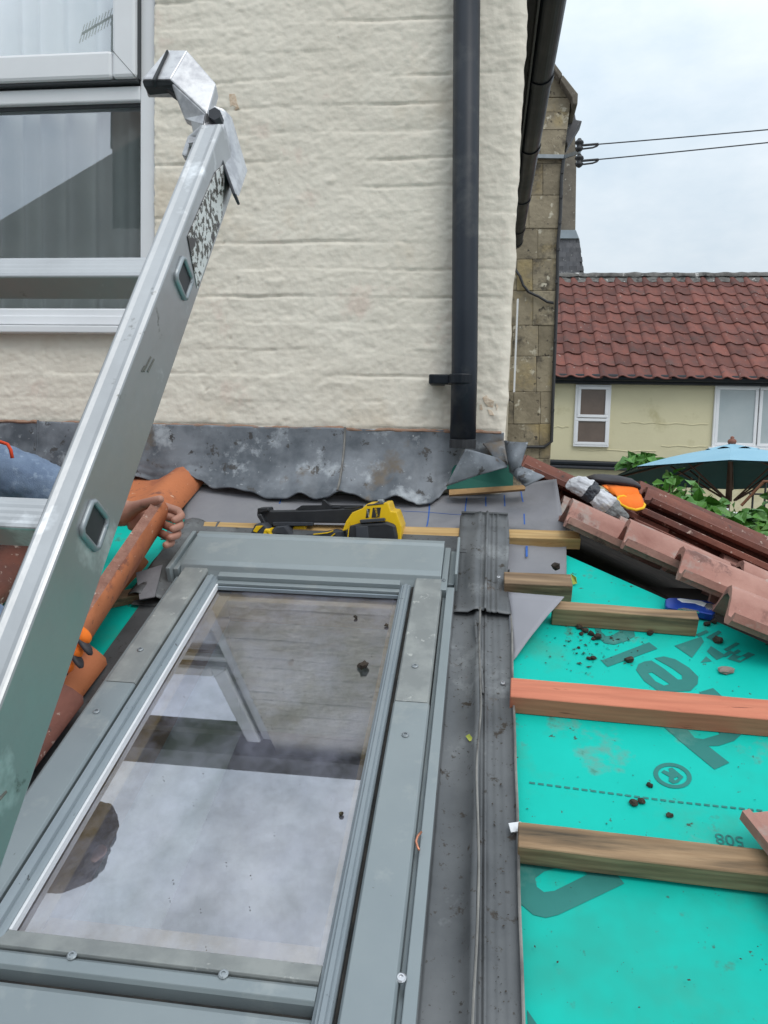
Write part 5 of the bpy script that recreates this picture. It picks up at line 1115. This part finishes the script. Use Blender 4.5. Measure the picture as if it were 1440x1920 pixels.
# vine hedge --------------------------------------------------------------
hg = thing('vine_hedge', (1.9, 4.6, -3.3), 'dense green leafy vine hedge below the blue parasol', 'hedge')
rnd = random.Random(5)
def leafmesh(n, fn, name, mt, parent, s0, s1):
    vs = []; fs = []
    for _ in range(n):
        P = fn(); s_ = rnd.uniform(s0, s1)
        d = Vector((rnd.gauss(0, 1), rnd.gauss(-.5, .8), rnd.gauss(-.35, .55))).normalized(); nn_ = Vector((rnd.gauss(0, .6), rnd.gauss(-.5, .6), rnd.gauss(.8, .5)))
        sd_ = d.cross(nn_).normalized(); nn_ = sd_.cross(d).normalized()
        i = len(vs)
        vs += [P, P+d*s_*.35+sd_*s_*.36+nn_*s_*.10, P+d*s_-nn_*s_*.12, P+d*s_*.35-sd_*s_*.36+nn_*s_*.10, P+d*s_*.45-nn_*s_*.02, P+d*s_*.7+sd_*s_*.22+nn_*s_*.03, P+d*s_*.7-sd_*s_*.22+nn_*s_*.03]
        fs += [(i, i+1, i+4), (i+1, i+5, i+4), (i+5, i+2, i+4), (i, i+4, i+3), (i+4, i+6, i+3), (i+4, i+2, i+6)]
    return MB().add(vs, fs).build(name, mt, parent, fixn=False)
def top_h(x): 
    return -.265-.03*math.sin(x*4)-.06*noise.noise(Vector((x*2.5, 0, 0)))
def hv():
    x = rnd.uniform(.88, 3.2); y = rnd.gauss(4.55, .32); z = top_h(x)-abs(rnd.gauss(0, .28))-.35*abs(y-4.5)**2+.06*rnd.random()
    return Vector((x, y, z-(.05 if x > 1.3 else 0)))
leafmesh(5200, hv, 'foliage', m_leaf, hg, .055, .11)
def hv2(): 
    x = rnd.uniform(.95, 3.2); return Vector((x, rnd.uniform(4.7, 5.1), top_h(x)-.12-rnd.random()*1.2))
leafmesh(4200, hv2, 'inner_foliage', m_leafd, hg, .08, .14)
for k in range(26):
    x = rnd.uniform(.9, 2.4); z = top_h(x); p0 = Vector((x, 4.5, z-.25)); p1 = p0+Vector((rnd.gauss(0, .06), rnd.gauss(0, .05), .26+.14*rnd.random()))
    st_ = MB().tube([p0, p0.lerp(p1, .5)+Vector((rnd.gauss(0, .02), 0, 0)), p1], [.006, .004, .002], 5).build('stem', m_stem, hg)
    def tip(p0=p0, p1=p1): return p0.lerp(p1, rnd.uniform(.4, 1.05))+Vector((rnd.gauss(0, .02), rnd.gauss(0, .02), 0))
    leafmesh(9, tip, 'shoot_leaves', m_leaf, hg, .05, .10)
sh = thing('leafy_shoot', pY(1200, 875, 10.5), 'small bunch of green leaves beside the pipe on the yellow house', 'plant')
def shv(): p = pY(1172+rnd.random()*55, 872-rnd.random()*18, 10.5); return p+Vector((0, rnd.gauss(0, .1), 0))
leafmesh(60, shv, 'foliage', m_leaf, sh, .12, .22); MB().tube([pY(1200, 872, 10.5), Vector((pY(1205, 872, 10.5).x, 10.6, -3.3))], .02, 6).build('stem', m_stem, sh)
# garden chairs and rail behind the hedge
def chair(px, Y, lab):
    b_ = pY(px, 945, Y); t_ = thing('garden_chair', (b_.x, Y, -3.3), lab, 'chair', 'white chairs behind the hedge'); z = b_.z-.09
    for dx in (-.2, .2):
        MB().tube([Vector((b_.x+dx, Y, z+.05)), Vector((b_.x+dx, Y-.08, -3.3))], .02, 8).build('leg', m_upvc, t_); MB().tube([Vector((b_.x+dx, Y-.4, z-.4)), Vector((b_.x+dx, Y-.45, -3.3))], .02, 8).build('leg', m_upvc, t_)
    MB().bb(b_.x-.2, b_.x+.2, Y-.42, Y, z-.43, z-.39).build('seat', m_upvc, t_, bevel=.01)
    MB().bb(b_.x-.2, b_.x+.2, Y-.02, Y+.02, z-.03, z+.02).build('back_rail', m_upvc, t_, bevel=.01)
    for k in range(4): MB().bb(b_.x-.15+.09*k, b_.x-.11+.09*k, Y-.012, Y+.012, z-.38, z-.03).build('back_slat', m_upvc, t_)
chair(1352, 6.2, 'white garden chair just left of the rusty rail'); chair(1412, 6.3, 'white garden chair under the rusty rail')
rl = thing('handrail', pY(1430, 960, 5.2), 'rusty sloping handrail with thin black bars at the right edge', 'railing')
MB().tube([pY(1390, 948, 5.2), pY(1432, 903, 5.2), pY(1480, 902, 5.2)], .010, 8).build('rail', mat('rusty_metal', (.22, .09, .045), (.15, .06, .03), 30, rough=.8), rl)
for x in (1412, 1436): MB().tube([pY(x, 925 if x < 1420 else 904, 5.2), Vector((pY(x, 925, 5.2).x, 5.2, -3.3))], .007, 6).build('bar', m_cable, rl)
MB().tube([pY(1405, 926, 5.2), pY(1480, 928, 5.2)], .006, 6).build('bar', m_cable, rl)
# house behind the viewer, seen only as the dark outline reflected in the window
nb = thing('neighbour_house', (-4.5, -9, -3.3), 'gabled house across the yard seen as a dark roofline in the window reflection', 'house')
def refl(px, py, Y): 
    P = pY(px, py, D); t_ = (D-Y)/P.y; return Vector((P.x+P.x*t_, Y, P.z+P.z*t_))
r0, r1 = refl(-80, 455, -9), refl(212, 280, -9); dd = (r1-r0); apex = r0+dd*1.7; eL = r0-dd*.3
MB().prism([Vector((eL.x, -9, -3.3)), eL, apex, Vector((2*apex.x-eL.x, -9, eL.z)), Vector((2*apex.x-eL.x, -9, -3.3))], (0, -7, 0)).build('gable', mat('grey_render', (.20, .19, .17), (.15, .14, .13), 2, rough=.9), nb)
c0 = refl(206, 262, -9); MB().bb(c0.x, c0.x+.7, -9.7, -9.0, c0.z-1.5, refl(206, 190, -9).z).build('chimney', mat('soot_brick', (.13, .09, .07), rough=.9), nb)
a0, a1 = refl(150, 60, -9.3), refl(214, 22, -9.3)
ae = MB().tube([a0, a1], .02, 6).build('aerial', m_cable, nb)
for k in range(12):
    p = a0.lerp(a1, k/11); MB().tube([p-Vector((.05, 0, .16)), p+Vector((.05, 0, .16))], .008, 4).build('aerial_rod', m_cable, ae)
MB().tube([a1.lerp(a0, .1), Vector((a1.x-.1, -9.3, c0.z))], .025, 6).build('aerial_mast', m_cable, nb)
